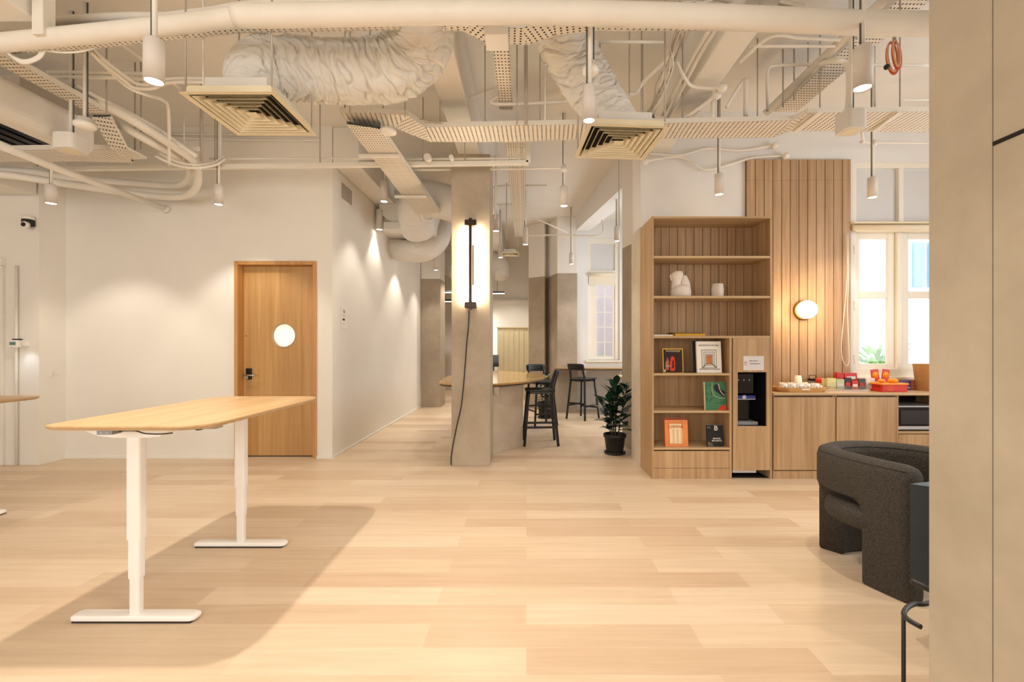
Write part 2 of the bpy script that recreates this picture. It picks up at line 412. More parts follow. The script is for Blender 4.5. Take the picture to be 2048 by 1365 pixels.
# rooms beyond the island
b = MB(); b.box(-1.6, .3, 13.3, 13.5, 0, ZC); b.box(-.95, .3, 13.18, 13.3, 2.68, 2.76); struct(b.build('wall_beyond_island', 'paint'))
b = MB(); b.box(-.78, .1, 12.5, 12.58, 0, 1.93); b.box(-.8, .12, 12.47, 12.6, 1.93, 1.96)
for i in range(6): b.box(-.62+i*.135, -.606+i*.135, 12.485, 12.5, 0, 1.93)
tag(b.build('screen_panel', 'panel_cream', bevel=.003), 'cream grooved panel screen with a top ledge standing beyond the island table', 'panel')
tag(MB().box(-2.05, -1.75, 14.9, 15.0, 0, 2.6).build('curtain_panel', 'panel_cream'), 'pale yellow tall panel glimpsed between corridor end pillar and centre column', 'panel')
t_ = thing('desk_monitor', 'black monitor glimpsed beyond the island just right of the centre column', 'monitor')
MB().box(-.92, -.69, 11.6, 11.63, .92, 1.22).build('screen', 'black_gloss', t_, bevel=.004); MB().cyl((-.82, 11.62, 0.0), (-.82, 11.62, .93), .02).build('stand', 'black', t_)
t_ = thing('window_strip_glow', 'narrow glowing bar standing in for a bright window strip far beyond the island right of the column', 'lamp')  # added emissive bar in place of a bright window strip, no lamp
MB().box(-1.0, -.975, 13.12, 13.16, 1.05, 2.35).build('tube', 'led_line', t_); MB().box(-1.03, -1.0, 13.12, 13.3, 1.0, 2.4).build('holder', 'plastic_white', t_)
for k, (x0, x1, y, d, l) in enumerate(((880, 903.5, 585, 13.5, 'upper black linear pendant lamp left of the centre column, in the far room'), (880, 903.5, 603, 13.0, 'lower black linear pendant lamp left of the centre column, in the far room'), (980, 1009, 587, 12.2, 'black linear pendant lamp right of the centre column, over the far desks'))):
    p, q = at(x0, y, d), at(x1, y, d); t_ = thing('linear_pendant', l, 'lamp', loc=(0, 0, 0))
    MB().box(p.x, q.x, d-.03, d+.03, p.z, p.z+.05).build('housing', 'black', t_)
    MB().box(p.x, q.x, d-.025, d+.025, p.z-.015, p.z).build('diffuser', 'led_line', t_)
    MB().cyl(((p.x+q.x)/2, d, p.z+.05), ((p.x+q.x)/2, d, ZC), .006, 6).build('wire', 'rod_dark', t_)
# near pilaster on the right
b = MB(); b.box(1.15, 6.2, -4.2, 1.322, 0, ZC); struct(b.build('wall_right_pilaster', 'pilaster', bevel=.003))
struct(MB().box(1.148, 1.151, -.5, 1.139, 1.942, 1.952).build('trim_pilaster_groove', 'dark_void'))
struct(MB().box(1.1492, 1.151, 1.139, 1.1402, 0, ZC).build('trim_pilaster_joint', 'grey_dark_cover'))

# ================================================================ DOOR
t_ = thing('door_1', 'light oak door with round vision panel and black lever lock in the cream wall', 'door', loc=(0, 0, 0)); t_['kind'] = 'structure'
b = MB(); fw = .045; b.box(DX0, DX0+fw, 5.93, 6.19, 0, DZ); b.box(DX1-fw, DX1, 5.93, 6.19, 0, DZ); b.box(DX0+fw, DX1-fw, 5.93, 6.19, DZ-fw, DZ)
b.build('door_frame', 'oak_frame', t_, bevel=.002)
gx, gz, gr = -3.174, 1.585, .148
# leaf with a real round hole
x0, x1, z0, z1 = DX0+fw+.004, DX1-fw-.004, .012, DZ-fw-.004
n = 48; ring = [(gx+gr*math.cos(2*PI*k/n), gz+gr*math.sin(2*PI*k/n)) for k in range(n)]
def edgept(a):
    c, s_ = math.cos(a), math.sin(a)
    tt = min([(x1-gx)/c if c > 1e-6 else 1e9, (x0-gx)/c if c < -1e-6 else 1e9, (z1-gz)/s_ if s_ > 1e-6 else 1e9, (z0-gz)/s_ if s_ < -1e-6 else 1e9])
    return (gx+c*tt, gz+s_*tt)
angs = sorted([2*PI*k/n for k in range(n)]+[math.atan2(zz-gz, xx-gx) % (2*PI) for xx in (x0, x1) for zz in (z0, z1)])
n = len(angs); inner = [(gx+gr*math.cos(a), gz+gr*math.sin(a)) for a in angs]; outer = [edgept(a) for a in angs]
Y0, Y1 = 6.05, 6.10; vs = [(x, Y0, z) for x, z in inner]+[(x, Y0, z) for x, z in outer]+[(x, Y1, z) for x, z in inner]+[(x, Y1, z) for x, z in outer]
fs = []
for k in range(n):
    j = (k+1) % n; fs += [(k, j, n+j, n+k), (2*n+k, 3*n+k, 3*n+j, 2*n+j), (k, 2*n+k, 2*n+j, j), (n+k, n+j, 3*n+j, 3*n+k)]
MB().add(vs, fs, True).build('door_leaf', 'oak_door', t_, smooth=False)
h = MB().box(x0, x1, 6.045, 6.1, .0, .012).build('bottom_seal', 'black', t_)
MB().lathe([(gr-.001, 6.085), (gr-.001, 6.095)], (gx, 0, gz), 48, 'Y').build('vision_panel', 'lit_glass', t_)
MB().lathe([(gr+.001, 6.048), (gr+.006, 6.044), (gr+.006, 6.052), (gr+.001, 6.05)], (gx, 0, gz), 48, 'Y', cap=False).build('panel_ring', 'steel', t_)
b = MB().box(-3.655, -3.585, 6.025, 6.05, 1.01, 1.155); l_ = b.build('lock_plate', 'black_gloss', t_, bevel=.004)
MB().cyl((-3.635, 6.03, 1.065), (-3.635, 5.985, 1.065), .012).tube([(-3.655, 5.985, 1.068), (-3.58, 5.985, 1.066), (-3.50, 5.985, 1.066)], .009).build('lever', 'steel', l_)
MB().lathe([(.02, 6.02), (.02, 6.012)], (-3.635, 0, 1.035), 20, 'Y').build('cylinder', 'steel', l_)
MB().lathe([(.006, 6.05), (.006, 6.043)], (-3.66, 0, 1.58), 10, 'Y').build('peep_screw', 'bronze', t_)

# ================================================================ WINDOWS
def bars(lst, y0, y1):
    b = MB()
    for i, (x0, x1, z0, z1) in enumerate(lst): b.box(x0, x1, y0+i*.0011, y1-i*.0007, z0, z1)
    return b
P5 = F/5.62
def X5(px): return (px-CX)/P5
def Z5(py): return HC+(CY-py)/P5
t_ = thing('window_1', 'cream casement window over the kitchen counter', 'window'); t_['kind'] = 'structure'
bars([(WX0, WX1, Z5(466), Z5(455)), (WX0, WX1, Z5(338), Z5(326)), (WX0, X5(1709), 1.07, 3.66), (X5(1793), X5(1803), Z5(466), 3.64), (WX1-.08, WX1, 1.07, 3.66), (WX0, WX1, 1.07, Z5(737)), (X5(1790), X5(1800), 1.07, Z5(466))], 5.58, 5.72).build('window_frame', 'window_paint', t_, bevel=.006)
for k, (a, c) in enumerate(((1709, 1790), (1800, 1895))):
    ga, gb = (1719, 1776) if k == 0 else (1817, 1880)
    s_ = bars([(X5(a), X5(ga), Z5(737), Z5(466)), (X5(gb), X5(c), Z5(737), Z5(466)), (X5(ga), X5(gb), Z5(478), Z5(466)), (X5(ga), X5(gb), Z5(597), Z5(583)), (X5(ga), X5(gb), Z5(737), Z5(728))], 5.62, 5.67).build('sash', 'window_paint', t_, bevel=.006)
    bars([(X5(ga), X5(gb), Z5(583), Z5(478)), (X5(ga), X5(gb), Z5(728), Z5(597))], 5.64, 5.646).build('glass', 'glass', s_)
bars([(WX0, X5(1793), Z5(455), Z5(340)), (X5(1803), WX1, Z5(455), Z5(340))], 5.63, 5.66).build('transom_panel', 'transom', t_)
MB().box(WX0, WX1, 5.53, 5.6, 1.045, 1.075).build('window_sill', 'window_paint', t_, bevel=.006)
b = MB()
for z in (Z5(498), Z5(608), Z5(715)): b.box(X5(1703), X5(1707), 5.57, 5.60, z-.07, z+.03)
b.build('hinge', 'window_paint', t_)
t_ = thing('roller_blind', 'rolled cream roller blind with chain above the kitchen window', 'blind')
MB().tube([(X5(1692), 5.52, Z5(460)), (X5(1692)+1.9, 5.52, Z5(460))], .038, 20).build('roll', 'blind', t_)
MB().box(X5(1690), X5(1690)+1.95, 5.47, 5.56, Z5(453), Z5(450)).build('head_rail', 'cream_metal', t_, bevel=.004)
MB().box(X5(1696), X5(1696)+1.85, 5.5, 5.515, Z5(468), Z5(464.5)).build('bottom_bar', 'cream_metal', t_, bevel=.004)
q = [at(1694, 466, 5.48), at(1694, 560, 5.48), at(1686, 650, 5.48), at(1683, 700, 5.48), at(1688, 727, 5.48), at(1697, 729, 5.48), at(1698, 700, 5.48), at(1695, 620, 5.48), at(1697, 560, 5.48), at(1697, 466, 5.48)]
MB().tube(smooth_path(q, 6), .004, 6).build('chain', 'pipe_paint', t_)
# bay window
PB = F/10.55
def XB(px): return (px-CX)/PB
def ZB(py): return HC+(CY-py)/PB
t_ = thing('window_2', 'white many-paned window in the bay', 'window'); t_['kind'] = 'structure'
bars([(BX0, XB(1181), BZ0, BZ1), (XB(1230), BX1, BZ0, BZ1), (BX0, BX1, BZ1-.12, BZ1), (BX0, BX1, ZB(548), ZB(541)), (BX0, BX1, BZ0, ZB(718))], 10.55, 10.68).build('window_frame', 'window_paint', t_, bevel=.006)
lst = [(XB(1181), XB(1194), ZB(718), ZB(548)), (XB(1226), XB(1230), ZB(718), ZB(548)), (XB(1194), XB(1226), ZB(718), ZB(713)), (XB(1209), XB(1211), ZB(713), ZB(569))]
for y in (594, 625, 655, 685): lst.append((XB(1194), XB(1226), ZB(y+.8), ZB(y-.8)))
s_ = bars(lst, 10.58, 10.63).build('sash', 'window_paint', t_)
bars([(XB(1194), XB(1226), ZB(713), ZB(548))], 10.6, 10.606).build('glass', 'glass', s_)
bars([(XB(1181), XB(1230), ZB(541), BZ1-.12)], 10.6, 10.62).build('transom_panel', 'transom', t_)
MB().box(BX0-.05, BX1+.05, 10.44, 10.56, BZ0-.04, BZ0).build('window_sill', 'window_paint', t_, bevel=.005)
t_ = thing('roller_blind', 'short cream roller blind drawn partly down the bay window', 'blind')
MB().box(XB(1177), XB(1229), 10.5, 10.51, ZB(571), ZB(552)).build('fabric', 'blind', t_)
MB().tube([(XB(1175), 10.48, ZB(550)), (XB(1230), 10.48, ZB(550))], .035, 14).build('roll', 'blind', t_)
# outside: neighbouring building, shrubs
t_ = thing('neighbour_building', 'overexposed white building with pale blue shutters outside the kitchen window', 'building')
MB().box(9.12, 14, 11, 12, -.5, 7).build('wall', 'ext_white', t_)
for k in range(3): MB().box(9.17+k*.36, 9.42+k*.36, 10.93, 11.0, 2.84, 3.9).build('shutter', 'ext_blue', t_)
b = MB().box(-2, 16, 6.6, 30, -.7, -.6); o = b.build('ground_outside', 'ext_ground'); o['kind'] = 'structure'
# ================================================================ foliage helper
def leaf(b, base, d, up, L_, W, curl=.25):
    d = Vector(d).normalized(); s_ = d.cross(Vector(up)).normalized(); n_ = s_.cross(d).normalized()
    prof = [(0, .06), (.12, .35), (.3, .82), (.5, 1.0), (.7, .86), (.88, .45), (1, .03)]
    vs = []
    for t, w_ in prof:
        c = Vector(base)+d*L_*t-n_*curl*L_*t*t
        vs += [c-s_*W*w_/2+n_*W*.14*w_, c, c+s_*W*w_/2+n_*W*.14*w_]
    b.add(vs, [(i*3+j, i*3+j+1, i*3+j+4, i*3+j+3) for i in range(6) for j in (0, 1)])
def rubber_plant(loc, h, R, potr, poth, label, seed, nst=5, lf=.17):
    rnd = random.Random(seed); t = thing('rubber_plant', label, 'plant', 'potted rubber plants', loc)
    MB().lathe([(potr*.74, .02), (potr*.76, .03), (potr*.93, poth*.84), (potr*1.02, poth*.84), (potr*1.04, poth*.98), (potr*.98, poth), (potr*.9, poth*.98), (potr*.86, poth*.88), (.001, poth*.88)], n=32, cap=False).build('pot', 'pot_black', t)
    MB().lathe([(potr*.8, 0), (potr*.95, .012), (potr*.98, .03), (potr*.9, .028), (.001, .02)], n=32, cap=True).build('saucer', 'pot_black', t)
    MB().lathe([(potr*.88, poth*.86), (.001, poth*.93)], n=20, cap=False).build('soil', 'soil', t)
    st = MB(); fo = MB(); lt = MB()
    for i in range(nst):
        a = 2*PI*i/nst+rnd.uniform(-.3, .3); rr = R*rnd.uniform(.12, .5); hh = h*rnd.uniform(.68, .93)
        p = [Vector((math.cos(a)*potr*.3, math.sin(a)*potr*.3, poth*.85)), Vector((math.cos(a)*rr*.6, math.sin(a)*rr*.6, (poth+hh)/2)), Vector((math.cos(a)*rr, math.sin(a)*rr, hh))]
        q = smooth_path(p, 8); st.tube(q, [.009-.004*k/len(q) for k in range(len(q))], 7)
        nl = 13
        for k in range(nl):
            f = .22+.78*k/(nl-1); c = q[min(int(f*(len(q)-1)), len(q)-1)]; az = a+k*2.4+rnd.uniform(-.3, .3); el = rnd.uniform(-.05, .5)+f*.55
            d = Vector((math.cos(az)*math.cos(el), math.sin(az)*math.cos(el), math.sin(el)))
            leaf(fo if rnd.random() < .85 else lt, c, d, (0, 0, 1), lf*rnd.uniform(.8, 1.2), lf*.52*rnd.uniform(.85, 1.15), rnd.uniform(.05, .35))
    st.build('stems', 'stem', t); fo.build('foliage', 'leaf', t); lt.build('young_leaves', 'leaf_light', t)
    return t
rubber_plant((1.19, 6.22, 0), 1.01, .42, .148, .27, 'large dark rubber plant in a black pot beside the bookcase end wall', 5, 7, .215)
rubber_plant((.38, 9.3, 0), .95, .24, .16, .32, 'smaller rubber plant in a black pot behind the bar stools', 9, 4, .17)
def shrub(name, loc, r, h, label, seed, nl=260):
    rnd = random.Random(seed); b = MB()
    for i in range(nl):
        a = rnd.uniform(0, 2*PI); q = r*math.sqrt(rnd.random()); z = h*rnd.random()
        leaf(b, (loc[0]+q*math.cos(a), loc[1]+q*math.sin(a), loc[2]+z), (math.cos(a), math.sin(a), 1.2), (0, .3, 1), .28, .08)
    tag(b.build(name, 'ext_green'), label, 'shrub')
shrub('garden_shrub', (6.85, 9.0, -.4), .32, 1.75, 'bright green shrub seen low through the left kitchen window pane', 3)
shrub('garden_shrub', (2.25, 13, -.3), .45, 1.35, 'spiky green plant outside the bay window', 8, 160)
MB_ = MB().box(2.2, 4.4, 14, 14.5, 0, 4.6); tag(MB_.build('terrace_building', 'ext_red'), 'reddish building front seen through the bay window panes', 'building')

# ================================================================ BOOKCASE (front at Y 5.03)
K = F/5.03
def XK(px): return (px-CX)/K
def ZK(py): return HC+(CY-py)/K
YF, YB = 5.03, 5.43
t_ = thing('bookcase', 'tall light oak bookcase with open shelves above magazine ledges', 'bookcase')
xl, xr, xm, T = XK(1304), XK(1544), XK(1461.5), .02
MB().box(xl, xl+T, YF, 5.54, 0, ZK(433)).build('side_panel', 'oak', t_, bevel=.001)
MB().box(xr-T, xr, YF, 5.54, 0, ZK(433)).build('side_panel', 'oak', t_, bevel=.001)
MB().box(xl+T, xr-T, YF, 5.54, ZK(433)-.022, ZK(433)).build('top_panel', 'oak_x', t_, bevel=.001)
for y in (512, 592, 672): MB().box(xl+T, xr-T, YF+.002, YB, ZK(y)-.026, ZK(y)).build('shelf', 'oak_x', t_, bevel=.0015)
for y in (747, 822, 896): MB().box(xl+T, xm-.012, YF+.002, YB, ZK(y)-.024, ZK(y)).build('magazine_ledge', 'oak_x', t_, bevel=.0015)
MB().box(xm-.012, xm+.012, YF+.001, YB, 0, ZK(672)-.026).build('divider', 'oak', t_, bevel=.001)
g = MB(); nb = 13; wd = (xr-xl-2*T)/nb
for i in range(nb): g.box(xl+T+i*wd+.003, xl+T+(i+1)*wd-.003, YB, YB+.02, ZK(672), ZK(433)-.02)
g.build('slatted_back', 'oak_panel', t_, bevel=.001)
MB().box(xl+T, xr-T, YB+.02, YB+.03, ZK(672), ZK(433)-.02).build('backing_board', 'edge_dark', t_)
MB().box(xl+T, XK(1381), YB, YB+.02, 0, ZK(676)).box(XK(1381)+.003, xm-.012, YB, YB+.02, 0, ZK(676)).build('back_panel', 'oak', t_)
MB().box(xl+T, xm-.012, YF+.006, YF+.026, ZK(938)+.004, ZK(903)).build('base_panel', 'oak', t_, bevel=.001)
MB().box(xl+T, xm-.012, YF+.006, YF+.026, 0, ZK(938)).build('plinth', 'oak', t_, bevel=.001)
# tall door with dispenser niche
da, db_, na, nb_ = XK(1466), XK(1540), XK(1475.5), XK(1533.5)
b = MB(); b.box(da, na, YF, YF+.02, ZK(941), ZK(677)); b.box(nb_, db_-.002, YF, YF+.02, ZK(941), ZK(677)); b.box(na, nb_, YF, YF+.02, ZK(745), ZK(677)); b.box(na, nb_, YF, YF+.02, ZK(941), ZK(853))
b.build('niche_door', 'oak', t_)
b = MB(); b.box(na-.012, na, YF+.02, YB-.02, ZK(853)-.01, ZK(745)); b.box(nb_, nb_+.012, YF+.02, YB-.02, ZK(853)-.01, ZK(745)); b.box(na, nb_, YF+.02, YB-.02, ZK(853)-.012, ZK(853)); b.box(na, nb_, YB-.03, YB-.02, ZK(853), ZK(745)); b.box(na, nb_, YF+.02, YB-.03, ZK(745), ZK(745)+.012)
b.build('niche_lining', 'black_wood', t_)
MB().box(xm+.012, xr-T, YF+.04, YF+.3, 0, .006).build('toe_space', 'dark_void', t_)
MB().box(XK(1468), XK(1515), YF+.03, YF+.3, .06, .10).build('drip_box', 'paper_grey', t_)
t_ = thing('water_dispenser', 'black water dispenser with a blue band standing inside the oak niche', 'dispenser')
MB().box(na+.003, na+.225, YF+.10, YF+.30, ZK(789), ZK(748)).build('body', 'black_gloss', t_, bevel=.008)
MB().box(na+.003, na+.235, YF+.085, YF+.31, ZK(800), ZK(793.5)).build('label_band', 'blue_print', t_)
MB().box(na+.003, na+.235, YF+.084, YF+.31, ZK(801.5), ZK(800)).build('trim_strip', 'silver', t_)
MB().lathe([(.022, YF+.083), (.022, YF+.0845)], (na+.11, 0, ZK(796.5)), 24, 'Y').build('emblem', 'silver', t_).scale = (1, 1, 1)
MB().box(na+.02, na+.2, YF+.16, YF+.30, ZK(845), ZK(801.5)).build('column', 'black_gloss', t_, bevel=.006)
MB().box(na+.003, na+.25, YF+.06, YF+.30, ZK(852.5), ZK(846)).build('drip_tray', 'grey_plastic', t_, bevel=.003)
for k in range(3):
    MB().cyl((na+.05+k*.06, YF+.09, ZK(762)), (na+.05+k*.06, YF+.1, ZK(762)), .008, 12).build('button', 'grey_plastic', t_)
def paper_sign(name, label, x0, x1, z0, z1, y): 
    t = thing(name, label, 'sign'); MB().box(x0, x1, y-.003, y, z0, z1).build('sheet', 'paper_grey', t); return t
t_ = paper_sign('notice', 'white paper notice with red logo taped above the dispenser niche', XK(1486.5), XK(1527.5), ZK(741), ZK(712.5), YF)
text('Water Dispenser', (XK(1507), YF-.0035, ZK(722)), .014, 'ink', t_)
text('Please use the dispenser with care and\nkeep the drip tray clean. Thank you', (XK(1510), YF-.0035, ZK(728)), .0075, 'ink', t_)
MB().tube([(XK(1491)+.010*math.cos(a), YF-.004, ZK(726)+.010*math.sin(a)) for a in [2*PI*k/20-.9 for k in range(18)]], .0022, 6).build('logo', 'red_line', t_)
MB().box(XK(1489.5), XK(1492.5), YF-.0036, YF-.003, ZK(730.5), ZK(729.5)).build('logo_line', 'ink', t_)

# books and magazines on the ledges: leaning slightly back
def leaning(name, label, px0, px1, pytop, pybase, mat, th=.012, lean=.10, y0=None, group=None, cat='magazine'):
    """upright cover, base near the ledge front, leaning back; returns the Empty whose local x/z plane is the cover front"""
    x0, x1 = XK(px0), XK(px1); H = (pybase-pytop)/K; wd_ = x1-x0
    t = thing(name, label, cat, group, ((x0+x1)/2, y0 or YF+.05, ZK(pybase)+.001)); t.rotation_euler = (-lean, 0, 0)
    MB().box(-wd_/2, wd_/2, 0, th, 0, H).build('cover', mat, t, bevel=.001)
    MB().box(-wd_/2+.003, wd_/2-.002, .002, th-.002, .003, H+.0006).build('pages', 'paper', t)
    return t, wd_, H
t_, W_, H_ = leaning('magazine', 'yellow-bordered magazine with a red bottle on its dark cover', 1329, 1370.5, 697.5, 747, 'yellow_cover')
MB().box(-W_/2+.010, W_/2-.010, -.001, 0, .004, H_-.012).build('cover_picture', 'dark_cover', t_)
MB().prism_y(roundpoly([(-.035, .02), (.018, .02), (.022, .12), (.012, .18), (-.022, .18), (-.033, .12)], .015, 3), -.0022, -.001).build('bottle_picture', 'vermilion', t_)
MB().prism_y([(-.085, .03), (-.05, .03), (-.045, .12), (-.06, .17), (-.085, .11)], -.0018, -.001).build('glass_picture', 'speckled_box', t_)
MB().prism_y([(-.012, .05), (.006, .05), (.008, .14), (-.008, .13)], -.003, -.0022).build('bottle_hollow', 'dark_cover', t_)
text('TASTEMAKER', (0, -.002, H_-.03), .027, 'cream_line', t_); text('The season\nof spirits', (-.055, -.002, .075), .012, 'paper', t_)
MB().box(-W_/2+.014, -W_/2+.026, -.0016, -.001, .01, .035).build('barcode_patch', 'paper', t_)
t_, W_, H_ = leaning('magazine', 'dark magazine mostly hidden behind the white gateway book', 1394, 1444, 681.5, 746, 'black_cover', y0=YF+.10)
t_, W_, H_ = leaning('book', 'tall white book showing a receding gateway picture', 1398, 1448, 683, 747, 'paper', th=.03, cat='book')
fr = [('grey_cover', .62, .60, -.010), ('paper', .54, .53, -.010), ('grey_cover', .46, .47, -.010), ('paper_grey', .39, .42, -.012), ('grey_cover', .32, .35, -.016), ('orange_print', .22, .28, -.020)]
for k, (mt, a, c, o_) in enumerate(fr):
    MB().box(-W_*a/2, W_*a/2, -.0012-.0006*k, 0, H_*.47-H_*c/2+o_, H_*.47+H_*c/2+o_).build('gate_picture', mt, t_)
MB().prism_y([(-W_*.29, H_*.17), (-W_*.24, H_*.17), (-W_*.10, H_*.29), (-W_*.12, H_*.29)], -.006, -.005).prism_y([(W_*.29, H_*.17), (W_*.24, H_*.17), (W_*.10, H_*.29), (W_*.12, H_*.29)], -.006, -.005).build('floor_lines', 'ink', t_)
text('GATEWAYS OF ASIA', (0, -.0015, H_*.87), .024, 'ink', t_); text('GATEWAYS TO ATLANTIS', (0, -.0015, H_*.115), .019, 'ink', t_)
t_, W_, H_ = leaning('book', 'green illustrated book with red corner on the middle magazine ledge', 1413.5, 1458, 765.5, 822.5, 'green_cover', th=.02, cat='book')
MB().box(-W_/2-.002, -W_/2+.005, -.001, .02, 0, H_).build('spine', 'cream_cover', t_)
q = smooth_path([(-.03, -.0015, .30), (-.035, -.0015, .24), (-.02, -.0015, .17), (.02, -.0015, .14), (.07, -.0015, .13), (.105, -.0015, .14)], 6)
MB().tube(q, .0028, 6).build('drawn_vine', 'cream_line', t_)
q = smooth_path([(.04, -.0015, .29), (.045, -.0015, .24), (.07, -.0015, .19), (.1, -.0015, .16)], 6)
MB().tube(q, .0045, 6).build('drawn_river', 'paper_grey', t_)
MB().prism_y(roundpoly([(-.01, .22), (.03, .19), (.1, .135), (.11, .2), (.06, .23), (.02, .29), (-.015, .27)], .015, 3), -.0012, 0).build('dark_figure', 'black_cover', t_)
MB().prism_y([(.015+.0, .003), (.115, .003), (.115, .058), (.075, .058), (.045, .04)], -.0016, 0).build('red_corner', 'vermilion', t_)
b = MB()
for (x, z, a) in ((-.07, .09, .9), (-.085, .1, 1.9), (-.05, .13, .1), (-.065, .17, 2.6), (-.01, .075, .05), (.04, .08, .15), (-.04, .16, 1.5), (-.09, .27, .1), (-.06, .27, .0)):
    b.bar((x, -.001, z), (x+.045*math.cos(a), -.001, z+.045*math.sin(a)), .002, .005, (0, 1, 0))
b.build('ink_strokes', 'leaf', t_)
for (a, c, m_, l, yo, tp) in ((1332.5, 1378, 'red_line', 'red-edged magazine just behind the orange striped one', .085, 840), (1333.5, 1380, 'orange_cover', 'orange magazine with cream stripes and CABANA in red on the lowest ledge', .05, 843)):
    t_, W_, H_ = leaning('magazine', l, a, c, tp, 896, m_, y0=YF+yo, th=.014)
MB().box(-W_*.30, W_*.22, -.001, 0, .03, H_-.04).build('cream_panel', 'cream_cover', t_)
for k in range(3): MB().box(-W_*.30+.034+k*.045, -W_*.30+.052+k*.045, -.0016, -.001, .03, H_-.10).build('stripe', 'tan_stripe', t_)
b = MB()
for x in (-W_*.33, W_*.26): b.box(x-.001, x+.001, -.0012, 0, 0, H_-.004)
for z in (.035, H_-.035): b.box(-W_/2, W_/2, -.0012, 0, z-.001, z+.001)
b.build('rule_lines', 'red_line', t_)
text('CABANA', (-.008, -.0022, H_-.072), .043, 'red_line', t_, sx=.92)
t_, W_, H_ = leaning('magazine', 'small black magazine marked with a white letter B', 1417.5, 1451.5, 852.5, 896, 'black_cover')
MB().box(-.012, .036, -.001, 0, H_-.062, H_-.012).build('letter_box', 'black_cover', t_)
text('B', (.012, -.0015, H_-.036), .07, 'paper', t_, ext=.001, sx=1.1)
MB().tube([(.012-.02, -.002, H_-.06)]*1+[(.03, -.002, H_-.06)], .0012, 5).build('underline', 'paper', t_)
text('BRAND\nBALANCE', (.018, -.0015, .075), .024, 'paper', t_, sx=1.05); text('ISSUE\nNO. 12', (-.066, -.0015, H_-.03), .012, 'grey_cover', t_)
MB().prism_y([(-.08, .005), (-.02, .005), (-.03, .03), (-.06, .05), (-.08, .06)], -.0012, 0).build('cover_picture', 'grey_dark_cover', t_)
# books lying on the big shelf
z_ = ZK(672)+.001
t_ = thing('book', 'flat dark book with a mustard spine lying on the third shelf', 'book'); MB().box(XK(1354), XK(1415), YF+.06, YF+.28, z_, z_+.026).build('cover', 'yellow_cover', t_, bevel=.001); MB().box(XK(1354)+.003, XK(1415)-.003, YF+.063, YF+.283, z_+.003, z_+.023).build('pages', 'paper', t_); MB().box(XK(1350), XK(1413), YF+.1, YF+.3, z_+.0262, z_+.034).build('top_cover', 'black_cover', t_)
t_ = thing('book', 'thin pale booklet lying at the left end of the third shelf', 'book'); MB().box(XK(1308), XK(1348), YF+.03, YF+.28, z_, z_+.012).build('cover', 'paper', t_, bevel=.001); MB().box(XK(1308)+.002, XK(1348)-.002, YF+.032, YF+.282, z_+.002, z_+.010).build('pages', 'paper_grey', t_)
# double-necked vase and cup
zz = ZK(592); cx_ = XK(1372); t_ = thing('vase', 'sculptural off-white ceramic vase with two necks on the second shelf', 'vase', loc=(cx_, YF+.17, zz))
def blob(c, prof, bend=(0, 0), n=28):
    b = MB(); b.lathe(prof, (0, 0, 0), n, cap=False)
    zmin = prof[0][1]; zmax = max(p[1] for p in prof)
    for i, p in enumerate(b.v):
        f = (p[2]-zmin)/(zmax-zmin); b.v[i] = (p[0]+c[0]+bend[0]*f*f, p[1]*.8+c[1]+bend[1]*f*f, p[2]+c[2])
    return b
b = blob((0, 0, 0), [(.001, 0), (.098, 0), (.112, .02), (.115, .06), (.108, .10), (.085, .13), (.04, .145), (.001, .148)])
b.build('body', 'ceramic', t_)
blob((-.055, 0, .07), [(.05, 0), (.055, .05), (.052, .10), (.062, .15), (.068, .19), (.055, .215), (.048, .225), (.042, .22), (.044, .18)], (.02, 0)).build('left_neck', 'ceramic', t_)
blob((.055, 0, .08), [(.045, 0), (.055, .03), (.05, .08), (.038, .12), (.026, .15), (.027, .165), (.022, .165), (.02, .14)], (-.012, 0)).build('right_neck', 'ceramic', t_)
b = MB().tube(smooth_path([(-.1, 0, .255), (-.118, 0, .245), (-.112, 0, .22), (-.105, 0, .19)], 4), .010, 8); b.build('spout', 'ceramic', t_)
t_ = thing('pinched_cup', 'small off-white ceramic beaker with pinched sides on the second shelf', 'cup', loc=(XK(1448), YF+.17, zz))
b = MB(); b.lathe([(.001, 0), (.055, 0), (.062, .02), (.064, .08), (.060, .15), (.055, .152), (.054, .14), (.05, .02), (.001, .015)], n=32, cap=False)
for i, p in enumerate(b.v):
    a = math.atan2(p[1], p[0]); f = 1+.10*math.cos(4*a)*math.sin(PI*min(p[2]/.15, 1)); b.v[i] = (p[0]*f, p[1]*f, p[2])
b.build('body', 'ceramic', t_)

# ================================================================ wall panelling
t_ = tag(MB().box(0, .001, 0, .001, 0, .001).build('tmp', 'oak'), 'x', 'x'); bpy.data.objects.remove(t_)
pa, pb, pt = (1492-CX)/F*5.54, (1700-CX)/F*5.54, HC+(CY-320)/F*5.54
b = MB(); npn = 12; wd = (pb-pa)/npn
for i in range(npn):
    for z0, z1 in ((.934, HC+(CY-362)/F*5.54-.001), (HC+(CY-362)/F*5.54+.001, pt)):
        b.box(pa+i*wd+.004, pa+(i+1)*wd-.004, 5.52, 5.545, z0, z1)
root = thing('wall_panelling', 'light oak vertical board panelling rising behind the coffee counter', 'panelling')
b.build('boards', 'oak_panel', root, bevel=.001)
MB().box(pa, pb, 5.545, 5.559, .934, pt-.002).build('backing', 'edge_dark', root)
